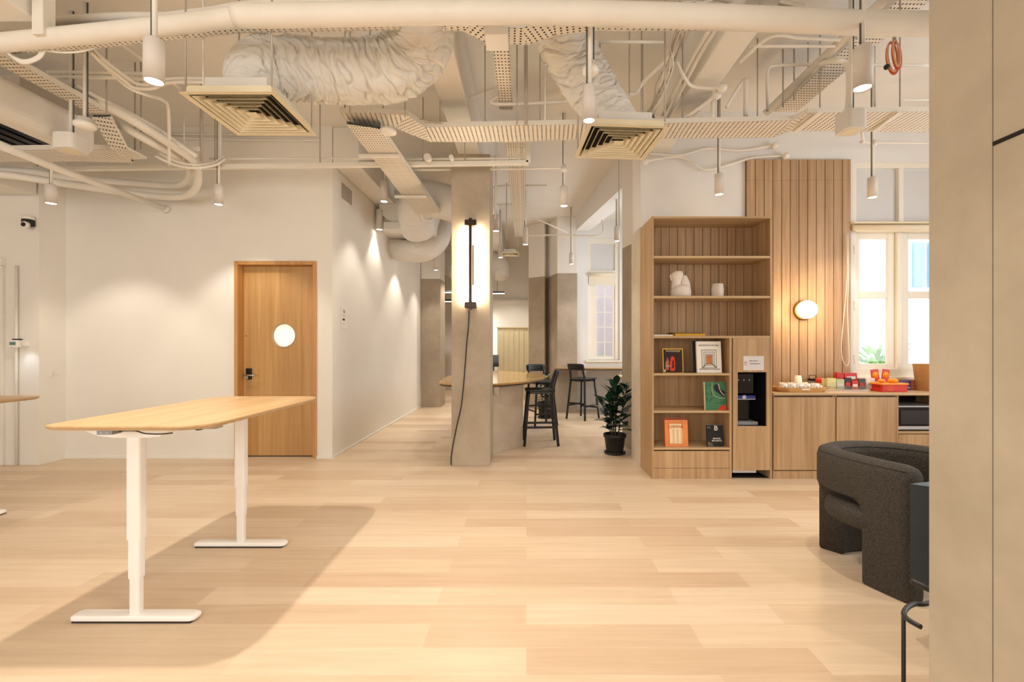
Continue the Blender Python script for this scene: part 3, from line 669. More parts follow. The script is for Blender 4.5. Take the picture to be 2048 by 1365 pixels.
# wall sconce
P_ = at(1611, 620, 5.42)
t_ = thing('wall_sconce', 'round glowing globe sconce with brass backplate on the oak panelling', 'lamp')
MB().lathe([(.112, 5.519), (.116, 5.512), (.116, 5.502), (.105, 5.498)], (P_.x+.03, 0, P_.z), 40, 'Y').build('backplate', 'brass', t_)
MB().cyl((P_.x-.01, 5.5, P_.z), (P_.x-.01, 5.44, P_.z), .03).build('stem', 'brass', t_)
MB().ball((P_.x, 5.39, P_.z), .112, 32, (1, .85, .95)).build('globe', 'globe_glow', t_)
l = bpy.data.lights.new('sconce_glow', 'POINT'); l.energy = 15; l.color = (1, .7, .38); l.shadow_soft_size = .1
o = bpy.data.objects.new('sconce_glow', l); C.objects.link(o); o.location = (P_.x, 5.22, P_.z)

# ================================================================ kitchen base units
def cabinet(name, label, px0, px1, door=True):
    t = thing(name, label, 'cabinet', 'coffee counter base cabinets')
    x0, x1 = XK(px0), XK(px1)
    b = MB(); b.box(x0+.001, x0+.018, YF+.022, 5.555, .0, .905); b.box(x1-.018, x1-.001, YF+.022, 5.555, 0, .905); b.box(x0+.018, x1-.018, YF+.03, 5.555, .10, .12); b.box(x0+.018, x1-.018, 5.53, 5.55, .12, .905)
    b.build('body', 'oak', t)
    MB().box(x0+.001, x1-.001, YF+.012, YF+.022, 0, ZK(943)).build('plinth', 'oak', t)
    MB().box(x0+.003, x1-.003, YF, YF+.02, ZK(941), ZK(795)).build('door', 'oak', t, bevel=.001)
    MB().box(x0+.002, x1-.002, YF+.03, YF+.04, ZK(797), ZK(790)).build('finger_recess', 'edge_dark', t)
    return t
cabinet('base_cabinet', 'oak base cabinet with one flat door directly beside the niche unit', 1547, 1671.5)
cabinet('base_cabinet', 'oak base cabinet with one flat door partly hidden by the armchair', 1672.5, 1794)
t_ = thing('appliance_cabinet', 'oak cabinet bay holding the microwave, cut off by the near pilaster', 'cabinet', 'coffee counter base cabinets')
x0, x1 = XK(1794), XK(1794)+.62
b = MB(); b.box(x0+.001, x0+.018, YF+.002, 5.555, 0, .905); b.box(x1-.018, x1, YF+.002, 5.555, 0, .905); b.box(x0+.018, x1-.018, 5.53, 5.55, .1, .905); b.build('body', 'oak', t_)
MB().box(x0+.018, x1-.018, YF+.012, 5.53, ZK(815), ZK(813)).build('shelf', 'silver', t_)
MB().box(x0+.018, x1-.018, YF+.002, 5.53, ZK(868), ZK(863.5)).build('shelf', 'oak_x', t_)
MB().box(x0+.02, x1-.02, YF, YF+.02, ZK(941), ZK(869.5)).build('drawer', 'oak', t_, bevel=.001)
MB().box(x0+.001, x1, YF+.012, YF+.022, 0, ZK(943)).build('plinth', 'oak', t_)
MB().box(x0+.018, x1-.018, 5.50, 5.53, ZK(863), .905).build('dark_lining', 'black', t_)
t_ = thing('microwave', 'black microwave oven with a silver lower strip inside the appliance bay', 'microwave')
a_, c_ = x0+.022, x1-.022
MB().box(a_, c_, YF+.03, 5.45, ZK(862.5), ZK(816)).build('body', 'black', t_, bevel=.003)
MB().box(a_, c_, YF+.015, YF+.029, ZK(853), ZK(816)).build('door', 'black_gloss', t_, bevel=.002)
MB().box(a_+.03, a_+.38, YF+.012, YF+.015, ZK(849), ZK(822)).build('door_window', 'black', t_)
MB().box(a_, c_, YF+.013, YF+.029, ZK(860), ZK(853.5)).build('base_strip', 'silver', t_)
t_ = tag(MB().cyl((x0+.09, 5.46, ZK(803)), (x0+.09, 5.499, ZK(803)), .04).build('power_socket', 'grey_plastic'), 'round dark socket in the gap above the microwave', 'socket')
tag(MB().box(XK(1547)-.001, x1, YF-.008, 5.519, .909, .936).build('countertop', 'oak_x', bevel=.003), 'long pale oak worktop running over the base cabinets to the window', 'worktop')
ZT = .937
def cx5(px, d): return (px-CX)*d/F
# tray with mugs
t_ = thing('serving_tray', 'octagonal wooden tray with cut-out handles holding the mugs', 'tray')
tx, ty = cx5(1597, 5.22), 5.225
outl = [(-.25, -.07), (-.17, -.13), (.17, -.13), (.25, -.07), (.25, .07), (.17, .13), (-.17, .13), (-.25, .07)]
b = MB(); no = len(outl)
sc = 1.12
vs = [(x+tx, y+ty, ZT) for x, y in outl]+[(x*sc+tx, y*sc+ty, ZT+.05) for x, y in outl]+[((x*sc-.012*(1 if x > 0 else -1))+tx, (y*sc-.012*(1 if y > 0 else -1))+ty, ZT+.05) for x, y in outl]+[(x*.96+tx, y*.94+ty, ZT+.008) for x, y in outl]
fs = [tuple(range(no))[::-1], tuple(range(3*no, 4*no))]
for r_ in range(3):
    for i in range(no): fs.append((r_*no+i, r_*no+(i+1) % no, (r_+1)*no+(i+1) % no, (r_+1)*no+i))
b.add(vs, fs, True); b.build('tray_body', 'tray_wood', t_)
MB().box(tx-.045, tx+.045, ty-.146, ty-.134, ZT+.022, ZT+.042).build('handle_slot', 'paper', t_, bevel=.004)
def mug(x, y, ang, label, letter, z=ZT+.009):
    t = thing('mug', label, 'mug', 'mugs on the wooden tray', (x, y, z), ang)
    MB().lathe([(.001, 0), (.036, 0), (.039, .004), (.039, .082), (.037, .083), (.035, .08), (.035, .008), (.001, .006)], n=28, cap=False).build('body', 'ceramic_white', t)
    MB().tube(smooth_path([(.037, 0, .068), (.06, 0, .066), (.068, 0, .045), (.058, 0, .022), (.037, 0, .018)], 5), .005, 8).build('handle', 'ceramic_white', t)
    if letter: text(letter, (.0, -.0395, .035), .045, 'ink', t, ext=.0006)
    return t
mx_ = [(-.19, -.045, 2.8, 'white mug with black letter at the far left of the tray', 'R'), (-.11, -.065, 2.6, 'second white mug from the left of the tray, lettered', 'E'), (-.03, -.07, 2.2, 'third white mug from the left of the tray, lettered', 'AT'), (.055, -.06, .1, 'fourth white mug from the left of the tray with handle turned right', 'B'), (.155, -.055, .1, 'rightmost white mug standing on the tray', 'S'), (-.15, .05, 1, 'white mug in the back row at the left of the tray', ''), (-.05, .055, 1.3, 'white mug in the middle of the tray back row', ''), (.06, .05, 1.6, 'white mug at the right of the tray back row', '')]
for dx, dy, a, l, ch in mx_:
    mg = mug(tx+dx, ty+dy, 0, l, ch)
    for c_ in mg.children:
        if c_.name.startswith('handle'): c_.rotation_euler = (0, 0, a-PI/2 if a > 1.5 else a)
t_ = thing('espresso_cup', 'small white cup lying on the right end of the tray', 'cup', loc=(tx+.235, ty-.01, ZT+.02)); b = MB().lathe([(.001, 0), (.018, 0), (.03, .045), (.028, .045), (.016, .006), (.001, .005)], n=24, cap=False); b.build('body', 'ceramic_white', t_)
def cup_stack(name, label, px, pytop, d, n_, r, taper=.75, mat='paper', h=.085, step=.013, group=None):
    x = cx5(px, d); t = thing(name, label, 'cups', group, (x, d, ZT))
    for k in range(n_):
        MB().lathe([(r, k*step), (r*1.04, k*step+.003), (r, k*step+.006), (r*taper, k*step+h), (.001, k*step+h)], n=24, cap=False).build('cup', mat, t)
    return t
cup_stack('paper_cup_stack', 'tall stack of upturned white paper cups behind the mugs', 1596, 738, 5.42, 7, .044)
cup_stack('paper_cup_stack', 'short stack of small white cups right of the tall cup stack', 1611, 750, 5.4, 3, .03, h=.06)
t_ = thing('wire_caddy', 'small black handled caddy against the panelling beside the cups', 'caddy', loc=(cx5(1625, 5.46), 5.46, ZT))
MB().box(-.04, .04, -.03, .03, 0, .10).build('box', 'grey_cover', t_, bevel=.003); MB().box(-.04, .04, -.032, .032, .10, .125).build('lid', 'black', t_, bevel=.003)
MB().tube([(-.038, 0, .12), (-.038, 0, .165), (.038, 0, .165), (.038, 0, .12)], .004, 8).build('handle', 'black', t_)
t_ = thing('jar', 'round peach jar with glossy red lid on the counter', 'jar', loc=(cx5(1639, 5.38), 5.38, ZT)); MB().lathe([(.038, 0), (.042, .01), (.042, .075), (.036, .085)], n=24).build('body', 'peach', t_); MB().lathe([(.04, .086), (.042, .09), (.042, .125), (.034, .135)], n=24).build('lid', 'red_box', t_)
t_ = thing('spoon_dish', 'low peach-coloured dish beside the tray end', 'dish', loc=(cx5(1629, 5.28), 5.30, ZT)); MB().lathe([(.03, 0), (.045, .03), (.042, .03), (.028, .006), (.001, .005)], n=24, cap=False).build('bowl', 'peach', t_)
def packet(name, label, px0, px1, py0, py1, d, mat, th=.03, lean=.0, rz=0, group=None, band=None):
    x0, x1 = cx5(px0, d), cx5(px1, d); H = (py1-py0)/F*d; z0 = HC+(CY-py1)*d/F
    t = thing(name, label, 'packet', group, ((x0+x1)/2, d, max(z0, ZT)), 0); t.rotation_euler = (-lean, rz, 0); w2 = (x1-x0)/2
    MB().prism_y(roundpoly([(-w2, 0), (w2, 0), (w2*.96, H), (-w2*.96, H)], .004, 2), 0, th).build('packet_body', mat, t)
    if band: MB().box(-w2*.7, w2*.7, -.001, 0, H*.3, H*.62).build('printed_label', band, t)
    return t
t_ = thing('acrylic_organiser', 'clear acrylic organiser holding sachets along the counter', 'organiser')
xa, xb = cx5(1643, 5.25), cx5(1736, 5.25)
b = MB(); b.box(xa, xb, 5.235, 5.238, ZT, ZT+.055); b.box(xa, xb, 5.34, 5.343, ZT, ZT+.075)
for k in range(7): x = xa+(xb-xa)*k/6; b.box(x-.001, x+.001, 5.238, 5.34, ZT, ZT+.055)
b.build('walls', 'acrylic', t_)
g_ = 'tea and sugar sachets in the organiser'
packet('sachet', 'yellow sachet at the left end of the acrylic organiser', 1646, 1655, 758, 779, 5.30, 'yellow_pack', group=g_)
packet('sachet', 'large pale yellow tea sachet, second in the organiser', 1655, 1672, 757, 780, 5.26, 'yellow_pack', group=g_, band='cream_line')
packet('sachet', 'pale green tea sachet in the organiser', 1673, 1689, 759, 780, 5.26, 'green_pack', group=g_, band='paper_grey')
packet('sachet', 'dark red stick sachets standing in the organiser', 1690, 1703, 756, 780, 5.27, 'dark_cover', group=g_, band='red_pack')
packet('sachet', 'small red and white sachet low in the organiser', 1704, 1717, 762, 780, 5.26, 'red_pack', group=g_, band='paper')
packet('sachet', 'slate and red sachet in the organiser beside the white one', 1718, 1731, 758, 780, 5.26, 'slate_pack', group=g_, band='red_line')
packet('sachet', 'white sachet at the right end of the organiser', 1733, 1750, 757, 779, 5.28, 'paper', group=g_, band='paper_grey')
packet('snack_bag', 'crumpled red snack bag lying above the sachets, left', 1674, 1692, 746, 758, 5.37, 'red_pack', th=.05, rz=.06)
packet('snack_bag', 'red and white snack bag lying above the sachets, right', 1690, 1715, 747, 764, 5.36, 'red_pack', th=.05, rz=-.04, band='paper')
packet('red_pouch', 'left of the two red pouches with an orange circle standing in the tin', 1745, 1760, 739, 763, 5.32, 'red_pack', th=.012, rz=-.14)
packet('red_pouch', 'right of the two red pouches with an orange circle standing in the tin', 1763, 1777, 739, 763, 5.31, 'red_pack', th=.012, rz=.14)
for px in (1752, 1770):
    x = cx5(px, 5.3); tpar = [o for o in bpy.data.objects if o.name.startswith('red_pouch')][0 if px == 1752 else 1]
    MB().lathe([(.036, 0), (.036, -.002), (.001, -.003)], (0, 0, .075), 24, 'Y', cap=False).build('orange_circle', 'orange_lid', tpar)
t_ = thing('snack_tin', 'red plastic tub with an orange lid and snacks on the counter', 'tub')
xa, xb = cx5(1754, 5.2), cx5(1808, 5.2)
MB().prism(roundpoly([(xa, 5.14), (xb, 5.14), (xb, 5.32), (xa, 5.32)], .03), ZT, ZT+.078).build('tub', 'red_box', t_, bevel=.004)
MB().prism(roundpoly([(xa-.025, 5.12), (xb+.005, 5.12), (xb+.005, 5.335), (xa-.025, 5.335)], .03), ZT+.078, ZT+.095).build('lid', 'orange_lid', t_, bevel=.004)
b = MB(); b.tube([(xa+.1+.035*math.cos(a), 5.139, ZT+.04+.018*math.sin(a)) for a in [2*PI*k/20 for k in range(20)]], .003, 6, closed=True); b.build('printed_oval', 'orange_lid', t_)
for k, (px, r, l) in enumerate(((1763, .04, 'yellow round snack packet on the tub lid, left'), (1786, .055, 'yellow round snack packet on the tub lid, right'))):
    tag(MB().ball((cx5(px, 5.22), 5.22, ZT+.096+.022), r, 20, (1, .8, .55)).build('snack_packet', 'orange_lid'), l, 'packet')
t_ = thing('cereal_box', 'long purple box with a speckled end lying by the kraft bin', 'box')
xa, xb, xc = cx5(1806, 5.36), cx5(1820, 5.36), cx5(1839, 5.36)
MB().box(xa-.06, xb, 5.345, 5.42, ZT, ZT+.115).build('printed_side', 'purple_box', t_); MB().box(xb, xc, 5.345, 5.42, ZT, ZT+.115).build('speckled_end', 'speckled_box', t_)
text('Nuts', (cx5(1813, 5.36), 5.344, ZT+.03), .03, 'paper', t_)
t_ = thing('kraft_bin', 'tall tapered kraft bin at the right end of the counter', 'bin', loc=(cx5(1853, 5.3), 5.30, ZT))
MB().lathe([(.001, 0), (.095, 0), (.125, .30), (.128, .305), (.123, .305), (.092, .008), (.001, .006)], n=36, cap=False).build('body', 'kraft', t_)

# ================================================================ COLUMN LIGHT
xc = (941.5-CX)/F*5.5; ztop, zbot = HC+(CY-438)/F*5.5, HC+(CY-620)/F*5.5
t_ = thing('wall_light', 'bronze vertical double-tube wall light glowing on the concrete column', 'lamp')
MB().box(xc-.018, xc+.018, 5.455, 5.49, zbot, ztop).build('spine', 'bronze', t_, bevel=.003)
for z in (ztop-.055, zbot+.055): MB().box(xc-.068, xc+.068, 5.45, 5.55, z-.034, z+.034).build('end_cap', 'bronze', t_, bevel=.004)
MB().box(xc-.03, xc+.03, 5.549, 5.565, zbot+.3, ztop-.3).build('mounting_plate', 'bronze', t_)
for s_ in (-1, 1): MB().cyl((xc+s_*.074, 5.515, zbot+.088), (xc+s_*.074, 5.515, ztop-.088), .019, 16).build('tube', 'tube_glow', t_)
MB().box(xc+.055, xc+.063, 5.455, 5.46, HC+(CY-575)/F*5.46, HC+(CY-488)/F*5.46).build('shadow_slat', 'brass', t_)  # added slat drawing a thin reflected shadow line as a solid part
q = [at(x, y, 5.55) for x, y in ((938, 621), (937, 650), (934, 680), (932, 705), (927, 770), (922, 815), (914, 850), (907, 885), (903.5, 905), (902, 920), (902.5, 931))]
MB().tube(smooth_path(q, 6), .0065, 8).build('power_cord', 'black', t_)

# ================================================================ ISLAND TABLE
t_ = thing('island_table', 'high oval table with glossy burl wood top wrapped around the column', 'table')
out = smooth_path([(-.95, 6.12), (-.45, 6.09), (-.15, 6.33), (.1, 6.72), (.27, 7.25), (.34, 7.85), (.2, 8.3), (-.05, 8.75), (-.4, 9.15), (-.85, 9.2), (-1.15, 8.6), (-1.27, 7.7), (-1.24, 6.7), (-1.16, 6.3)], 6, True)
out = [(p[0], p[1]) for p in [tuple(v_)[:2] for v_ in [Vector((a.x, a.y, 0)) for a in [Vector((q_[0], q_[1], 0)) for q_ in out]]]] if False else [(q_[0], q_[1]) for q_ in out]
MB().prism(out, .925, .95).build('tabletop', 'burl', t_, bevel=.002)
MB().prism([(x, y) for x, y in out], .905, .9249).build('edge_band', 'edge_dark', t_)
MB().prism([(-.445, 6.13), (-.054, 6.67), (-.05, 7.6), (-.5, 8.0), (-.85, 7.6), (-.85, 6.13)], 0, .905).build('base', 'microcement_light', t_, bevel=.004)
MB().box(-.43, -.36, 6.1, 6.16, .80, .905).build('bracket', 'microcement_light', t_)

# ================================================================ BAR STOOLS
def stool(loc, rz, label):
    t = thing('bar_stool', label, 'stool', 'black wooden bar stools', loc, rz)      # faces -x in its own frame, backrest on +x
    SZ = .80
    for (fx, fy, txp, typ) in ((-.24, -.22, -.17, -.15), (-.24, .22, -.17, .15)):
        MB().tube([(fx, fy, 0), (txp, typ, SZ)], [.019, .021], 10).build('leg', 'black_wood', t)
    for sy in (-1, 1):
        MB().tube(smooth_path([(.25, sy*.22, 0), (.20, sy*.18, .55), (.185, sy*.165, SZ), (.215, sy*.155, .95), (.255, sy*.145, 1.08)], 5), [.021]*20+[.017], 10).build('rear_leg', 'black_wood', t)
    b = MB(); nx, ny = 10, 10; vs = []
    for i in range(nx+1):
        for j in range(ny+1):
            u, v_ = i/nx*2-1, j/ny*2-1; x = .215*u; y = .21*v_*(1-.08*abs(u)); z = SZ+.012-.022*(1-v_*v_)*(1-.5*u*u)
            if abs(u) > .85 and abs(v_) > .85: x *= .97; y *= .97
            vs.append((x, y, z))
    top = [(i*(ny+1)+j, (i+1)*(ny+1)+j, (i+1)*(ny+1)+j+1, i*(ny+1)+j+1) for i in range(nx) for j in range(ny)]
    b.add(vs, top); b.add([(x, y, z-.022) for x, y, z in vs], [f[::-1] for f in top])
    m_ = (nx+1)*(ny+1); rim = [i*(ny+1) for i in range(nx+1)]+[nx*(ny+1)+j for j in range(1, ny+1)]+[i*(ny+1)+ny for i in range(nx-1, -1, -1)]+[j for j in range(ny-1, 0, -1)]
    for k in range(len(rim)): a, c = rim[k], rim[(k+1) % len(rim)]; b.f.append([a, c, m_+c, m_+a])
    b.build('seat', 'black_wood', t)
    b = MB(); vs = []; nn = 12
    for i in range(nn+1):
        v_ = i/nn*2-1
        for (o_, zz) in ((0, -.065), (0, .065), (.016, .065), (.016, -.065)):
            vs.append((.235+.03*(1-v_*v_)+o_+(zz*.25), .195*v_, 1.035+zz*(1-.25*v_**8)))
    b.add(vs, [(i*4+k, i*4+(k+1) % 4, (i+1)*4+(k+1) % 4, (i+1)*4+k) for i in range(nn) for k in range(4)]+[(0, 1, 2, 3), (nn*4+3, nn*4+2, nn*4+1, nn*4)])
    b.build('backrest', 'black_wood', t, bevel=.006)
    for (a, c) in (((-.222, -.205, .22), (-.222, .205, .22)), ((-.222, -.205, .27), (.228, -.205, .27)), ((-.222, .205, .27), (.228, .205, .27)), ((.226, -.2, .32), (.226, .2, .32))):
        MB().bar(a, c, .018, .032).build('footrest_rail', 'black_wood', t, bevel=.003)
    b = MB().bar((-.17, -.15, SZ-.03), (.18, -.16, SZ-.03), .02, .04).bar((-.17, .15, SZ-.03), (.18, .16, SZ-.03), .02, .04).bar((-.17, -.15, SZ-.03), (-.17, .15, SZ-.03), .02, .04).bar((.18, -.15, SZ-.03), (.18, .15, SZ-.03), .02, .04)
    b.build('seat_frame', 'black_wood', t)
    return t
stool((.20, 6.88, 0), .06, 'black bar stool seen side-on at the near end of the oval table')
stool((.27, 8.55, 0), 1.95, 'black bar stool tucked behind the tip of the oval table')
stool((1.13, 9.22, 0), -2.3, 'black bar stool facing the window bar in the bay')
# window bar
t_ = thing('window_bar', 'thin wall-mounted wooden bar ledge under the bay window', 'counter')
poly = roundpoly([(.62, 9.72), (2.9, 9.45), (2.9, 10.04), (.62, 10.04)], [.1, 0, 0, 0])
MB().prism(poly, .965, .985).build('ledge_top', 'burl', t_); MB().prism(poly, .945, .9649).build('ledge_edge', 'edge_dark', t_)
MB().prism([(1.115, 10.04), (2.9, 10.04), (2.9, 10.49), (1.115, 10.49)], .945, .985).build('ledge_rear', 'burl', t_)
for x in (1.25, 2.0): MB().bar((x, 10.03, .70), (x, 9.75, .94), .03, .03).build('bracket', 'white_metal', t_)
tag(MB().box(1.13, 1.28, 10.485, 10.499, .5, .62).build('socket_box', 'plastic_white', bevel=.003), 'white double wall socket under the bay window bar', 'socket')
t_ = thing('side_ledge', 'small wooden ledge end peeping out at the bay wall edge', 'counter'); MB().prism(roundpoly([(1.49, 7.35), (1.9, 7.35), (1.9, 7.9), (1.55, 7.9)], .04), .93, .955).build('ledge_top', 'burl', t_); MB().box(1.7, 1.76, 7.6, 7.66, 0, .93).build('leg', 'black', t_)

# ================================================================ STANDING DESKS
def desk(dx, dy, H, label, rz=0):
    t = thing('standing_desk', label, 'desk', 'height-adjustable desks', (-2.0+dx, 2.9+dy, 0), rz)
    def lc(x, y): return (x+2.0, y-2.9)
    pl = [lc(-2.37, 2.235), lc(-1.565, 2.235), lc(-1.565, 3.565), lc(-2.37, 3.565)]
    pl = roundpoly(pl, [.09, .17, .17, .17], 8)
    MB().prism(pl, H-.012, H).build('tabletop', 'oak_top', t, bevel=.003)
    # chamfered underside
    b = MB(); n_ = len(pl); cx, cy = 0.03, 0; ins = [(x+(cx-x)*.03, y+(cy-y)*.02) for x, y in pl]
    b.add([(x, y, H-.012) for x, y in pl]+[(x, y, H-.024) for x, y in ins], [tuple(range(n_)), tuple(range(n_, 2*n_))[::-1]]+[(i, (i+1) % n_, n_+(i+1) % n_, n_+i) for i in range(n_)], True)
    b.build('underside', 'oak_x', t)
    for Y in (2.45, 3.35):
        x, y = lc(-2.064, Y); h1, h2 = .43*H/1.06, .225*H/1.06
        def col(a, c, z0, z1): return roundpoly([(x-a, y-c), (x+a, y-c), (x+a, y+c), (x-a, y+c)], c*.6, 4)
        lg = MB().prism(col(.037, .029, 0, 0), h1, H-.06).build('leg', 'white_metal', t)
        MB().prism(col(.031, .025, 0, 0), h2, h1).build('middle_stage', 'white_metal', lg)
        MB().prism(col(.026, .021, 0, 0), .03, h2).build('lower_stage', 'white_metal', lg)
        f = MB(); n2 = 14; fp = roundpoly([(x-.33, y-.04), (x+.33, y-.04), (x+.33, y+.04), (x-.33, y+.04)], .035, 5); m_ = len(fp)
        vs = [(a, c, .011) for a, c in fp]+[(a, c, .026) for a, c in fp]+[(x+(a-x)*.95, y+(c-y)*.8, .036) for a, c in fp]
        f.add(vs, [tuple(range(m_))[::-1], tuple(range(2*m_, 3*m_))]+[(k*m_+i, k*m_+(i+1) % m_, (k+1)*m_+(i+1) % m_, (k+1)*m_+i) for k in (0, 1) for i in range(m_)])
        f.build('foot', 'white_metal', t, bevel=.002)
        MB().box(x-.31, x+.31, y-.036, y+.036, 0, .011).build('foot_pad', 'rubber', t)
        # curved bracket under the top
        bp = [(x-.28, H-.025), (x-.25, H-.052), (x-.17, H-.082), (x-.09, H-.092), (x+.09, H-.092), (x+.15, H-.085), (x+.20, H-.055), (x+.22, H-.025)]
        MB().prism_y(bp, y-.04, y+.04).build('support_bracket', 'white_metal', t, bevel=.003)
    xa, ya = lc(-2.064, 2.49); xb, yb = lc(-2.064, 3.31)
    MB().box(xa-.03, xa+.03, ya, yb, H-.062, H-.026).build('crossbar', 'white_metal', t)
    x, y = lc(-2.06, 2.28)
    cb = MB().box(x-.04, x+.035, y-.02, y+.04, H-.047, H-.025).build('control_box', 'grey_plastic', t, bevel=.002)
    for s_ in (-.018, .012): MB().prism_y([(x+s_-.005, H-.039), (x+s_+.005, H-.039), (x+s_, H-.031)], y-.0212, y-.02).build('button', 'silver', cb)
    q = [(x+.035, y+.02, H-.035), (x+.09, y+.05, H-.04), (x+.13, y+.06, H-.055), (x+.19, y+.08, H-.062), (x+.24, y+.1, H-.06)]
    MB().tube(smooth_path(q, 5), .0035, 6).tube(smooth_path([(x+.33, y+.12, H-.03), (x+.37, y+.1, H-.045), (x+.42, y+.12, H-.03)], 5), .003, 6).build('cable', 'black', t)
    MB().box(x+.34, x+.46, y+.1, y+.16, H-.04, H-.026).build('cable_clip', 'grey_cover', t)
    return t
desk(0, 0, 1.061, 'standing desk with oak top and white telescopic legs in the open floor')
desk(-2.75, .62, 1.0, 'second standing desk, only its top corner and foot showing at the left edge')

# ================================================================ ARMCHAIR
t_ = thing('armchair', 'dark grey boucle barrel armchair with rounded slab legs near the pilaster', 'chair')
path = smooth_path([(2.21, 2.60, 0), (2.12, 2.83, 0), (2.07, 3.05, 0), (2.13, 3.24, 0), (2.33, 3.33, 0), (2.58, 3.28, 0), (2.76, 3.10, 0), (2.83, 2.86, 0), (2.83, 2.68, 0)], 14)
cum = [0]
for i in range(1, len(path)): cum.append(cum[-1]+(path[i]-path[i-1]).length)
Lt = cum[-1]; TH = .078; ZT_ = .765; ZB_ = .50
def sid(x, y): return cum[min(range(len(path)), key=lambda i: (path[i].x-x)**2+(path[i].y-y)**2)]
legs = [(-.01, .255), (sid(2.13, 3.24)+.03, sid(2.42, 3.33)+.03), (Lt-.25, Lt+.01)]
def zbot(s_):
    best = ZB_
    for a, c in legs:
        if a <= s_ <= c: return 0.0
        d = a-s_ if s_ < a else s_-c; R = .09
        if d < R: best = min(best, ZB_-(R-math.sqrt(max(R*R-(R-d)**2, 0))))
    return best
ss = sorted(set([Lt*i/150 for i in range(151)]+[x for a, c in legs for x in (a-.0005, a+.0005, c-.0005, c+.0005) if 0 < x < Lt]))
def pt(s_):
    s_ = min(max(s_, 0), Lt); i = max(j for j in range(len(cum)) if cum[j] <= s_+1e-9); i = min(i, len(cum)-2)
    f = (s_-cum[i])/(cum[i+1]-cum[i]); p = path[i].lerp(path[i+1], f); d = (path[min(i+2, len(path)-1)]-path[max(i-1, 0)]).normalized()
    return p, Vector((-d.y, d.x, 0))
b = MB(); vs = []; NP = 24
for s_ in ss:
    p, nrm = pt(s_); zb = zbot(s_); e = min(s_, Lt-s_); sc = 1 if e > .05 else (.45+.55*math.sqrt(max(1-(1-e/.05)**2, 0)))
    ztp = ZT_-(.05*(1-math.sqrt(max(1-(1-e/.07)**2, 0))) if e < .07 else 0)
    th = TH*sc; rt = min(.072, th); rb = .02; prof = []
    for k in range(8): a = PI*k/7; prof.append((th-rt*(1-math.cos(0))+0 if False else math.cos(a)*th, ztp-rt+math.sin(a)*rt))
    prof.append((-th, (ztp+zb)/2)); 
    for k in range(4): a = PI+PI/2*k/3; prof.append((-th+rb+rb*math.cos(a), zb+rb+rb*math.sin(a)))
    for k in range(4): a = 1.5*PI+PI/2*k/3; prof.append((th-rb+rb*math.cos(a), zb+rb+rb*math.sin(a)))
    prof.append((th, (ztp+zb)/2)); NP = len(prof)
    vs += [p+nrm*x+Vector((0, 0, z)) for x, z in prof]
fs = [(i*NP+k, i*NP+(k+1) % NP, (i+1)*NP+(k+1) % NP, (i+1)*NP+k) for i in range(len(ss)-1) for k in range(NP)]
fs += [tuple(range(NP)), tuple(range((len(ss)-1)*NP, len(ss)*NP))[::-1]]
b.add(vs, fs); b.build('frame_shell', 'boucle', t_)
# seam piping along the inner top edge
MB().tube([pt(Lt*(i+2)/104)[0]-pt(Lt*(i+2)/104)[1]*TH*.80+Vector((0, 0, ZT_-.028)) for i in range(101)], .004, 6).build('seam', 'boucle', t_)
MB().tube([pt(Lt*(i+2)/104)[0]+pt(Lt*(i+2)/104)[1]*TH*.80+Vector((0, 0, ZT_-.028)) for i in range(101)], .004, 6).build('seam', 'boucle', t_)
sp = roundpoly([(2.12, 2.70), (2.76, 2.70), (2.76, 3.08), (2.55, 3.22), (2.25, 3.22), (1.99, 3.14), (1.99, 2.86)], .10, 6)
b = MB(); n_ = len(sp); cxs, cys = 2.46, 2.96; rings = []
for (sc, z) in ((.86, .31), (.95, .325), (1, .36), (1.0, .41), (.96, .445), (.86, .46), (.5, .468)): rings.append([(cxs+(x-cxs)*sc, cys+(y-cys)*sc, z) for x, y in sp])
b.add([p for r_ in rings for p in r_], [tuple(range(n_))[::-1], tuple(range(6*n_, 7*n_))]+[(k*n_+i, k*n_+(i+1) % n_, (k+1)*n_+(i+1) % n_, (k+1)*n_+i) for k in range(6) for i in range(n_)])
b.build('seat', 'boucle', t_)
b = MB()
for a, c in legs:
    s1, s2 = max(a, 0)+.03, min(c, Lt)-.03; p, _ = pt(s1); q, _ = pt(s2); b.bar((p.x, p.y, .004), (q.x, q.y, .004), .1, .008)
b.build('glides', 'rubber', t_)

# side table, dark blue, partly behind the pilaster
t_ = thing('side_table', 'dark blue box table just visible between armchair and pilaster', 'table')
R_ = .55; c0 = Vector((2.17, 2.27, 0))
cpt = at(1819, 968, 2.33)
def rc(x, y): return (cpt.x+x*math.cos(R_)-y*math.sin(R_), cpt.y+x*math.sin(R_)+y*math.cos(R_))
pl = [rc(0, 0), rc(.30, -.38*.9), rc(.62, -.12), rc(.34, .12)]
pl = [(cpt.x, cpt.y), (cpt.x+.36, cpt.y-.33), (cpt.x+.75, cpt.y-.20), (cpt.x+.42, cpt.y+.12)]
MB().prism(pl, HC-(1163-CY)*2.33/F, cpt.z).build('box_body', 'navy', t_, bevel=.003)
for x, y in ((pl[1][0]+.03, pl[1][1]+.06), (pl[2][0]-.05, pl[2][1]), (pl[3][0], pl[3][1]-.04)): MB().box(x-.015, x+.015, y-.015, y+.015, 0, .27).build('leg', 'navy', t_)
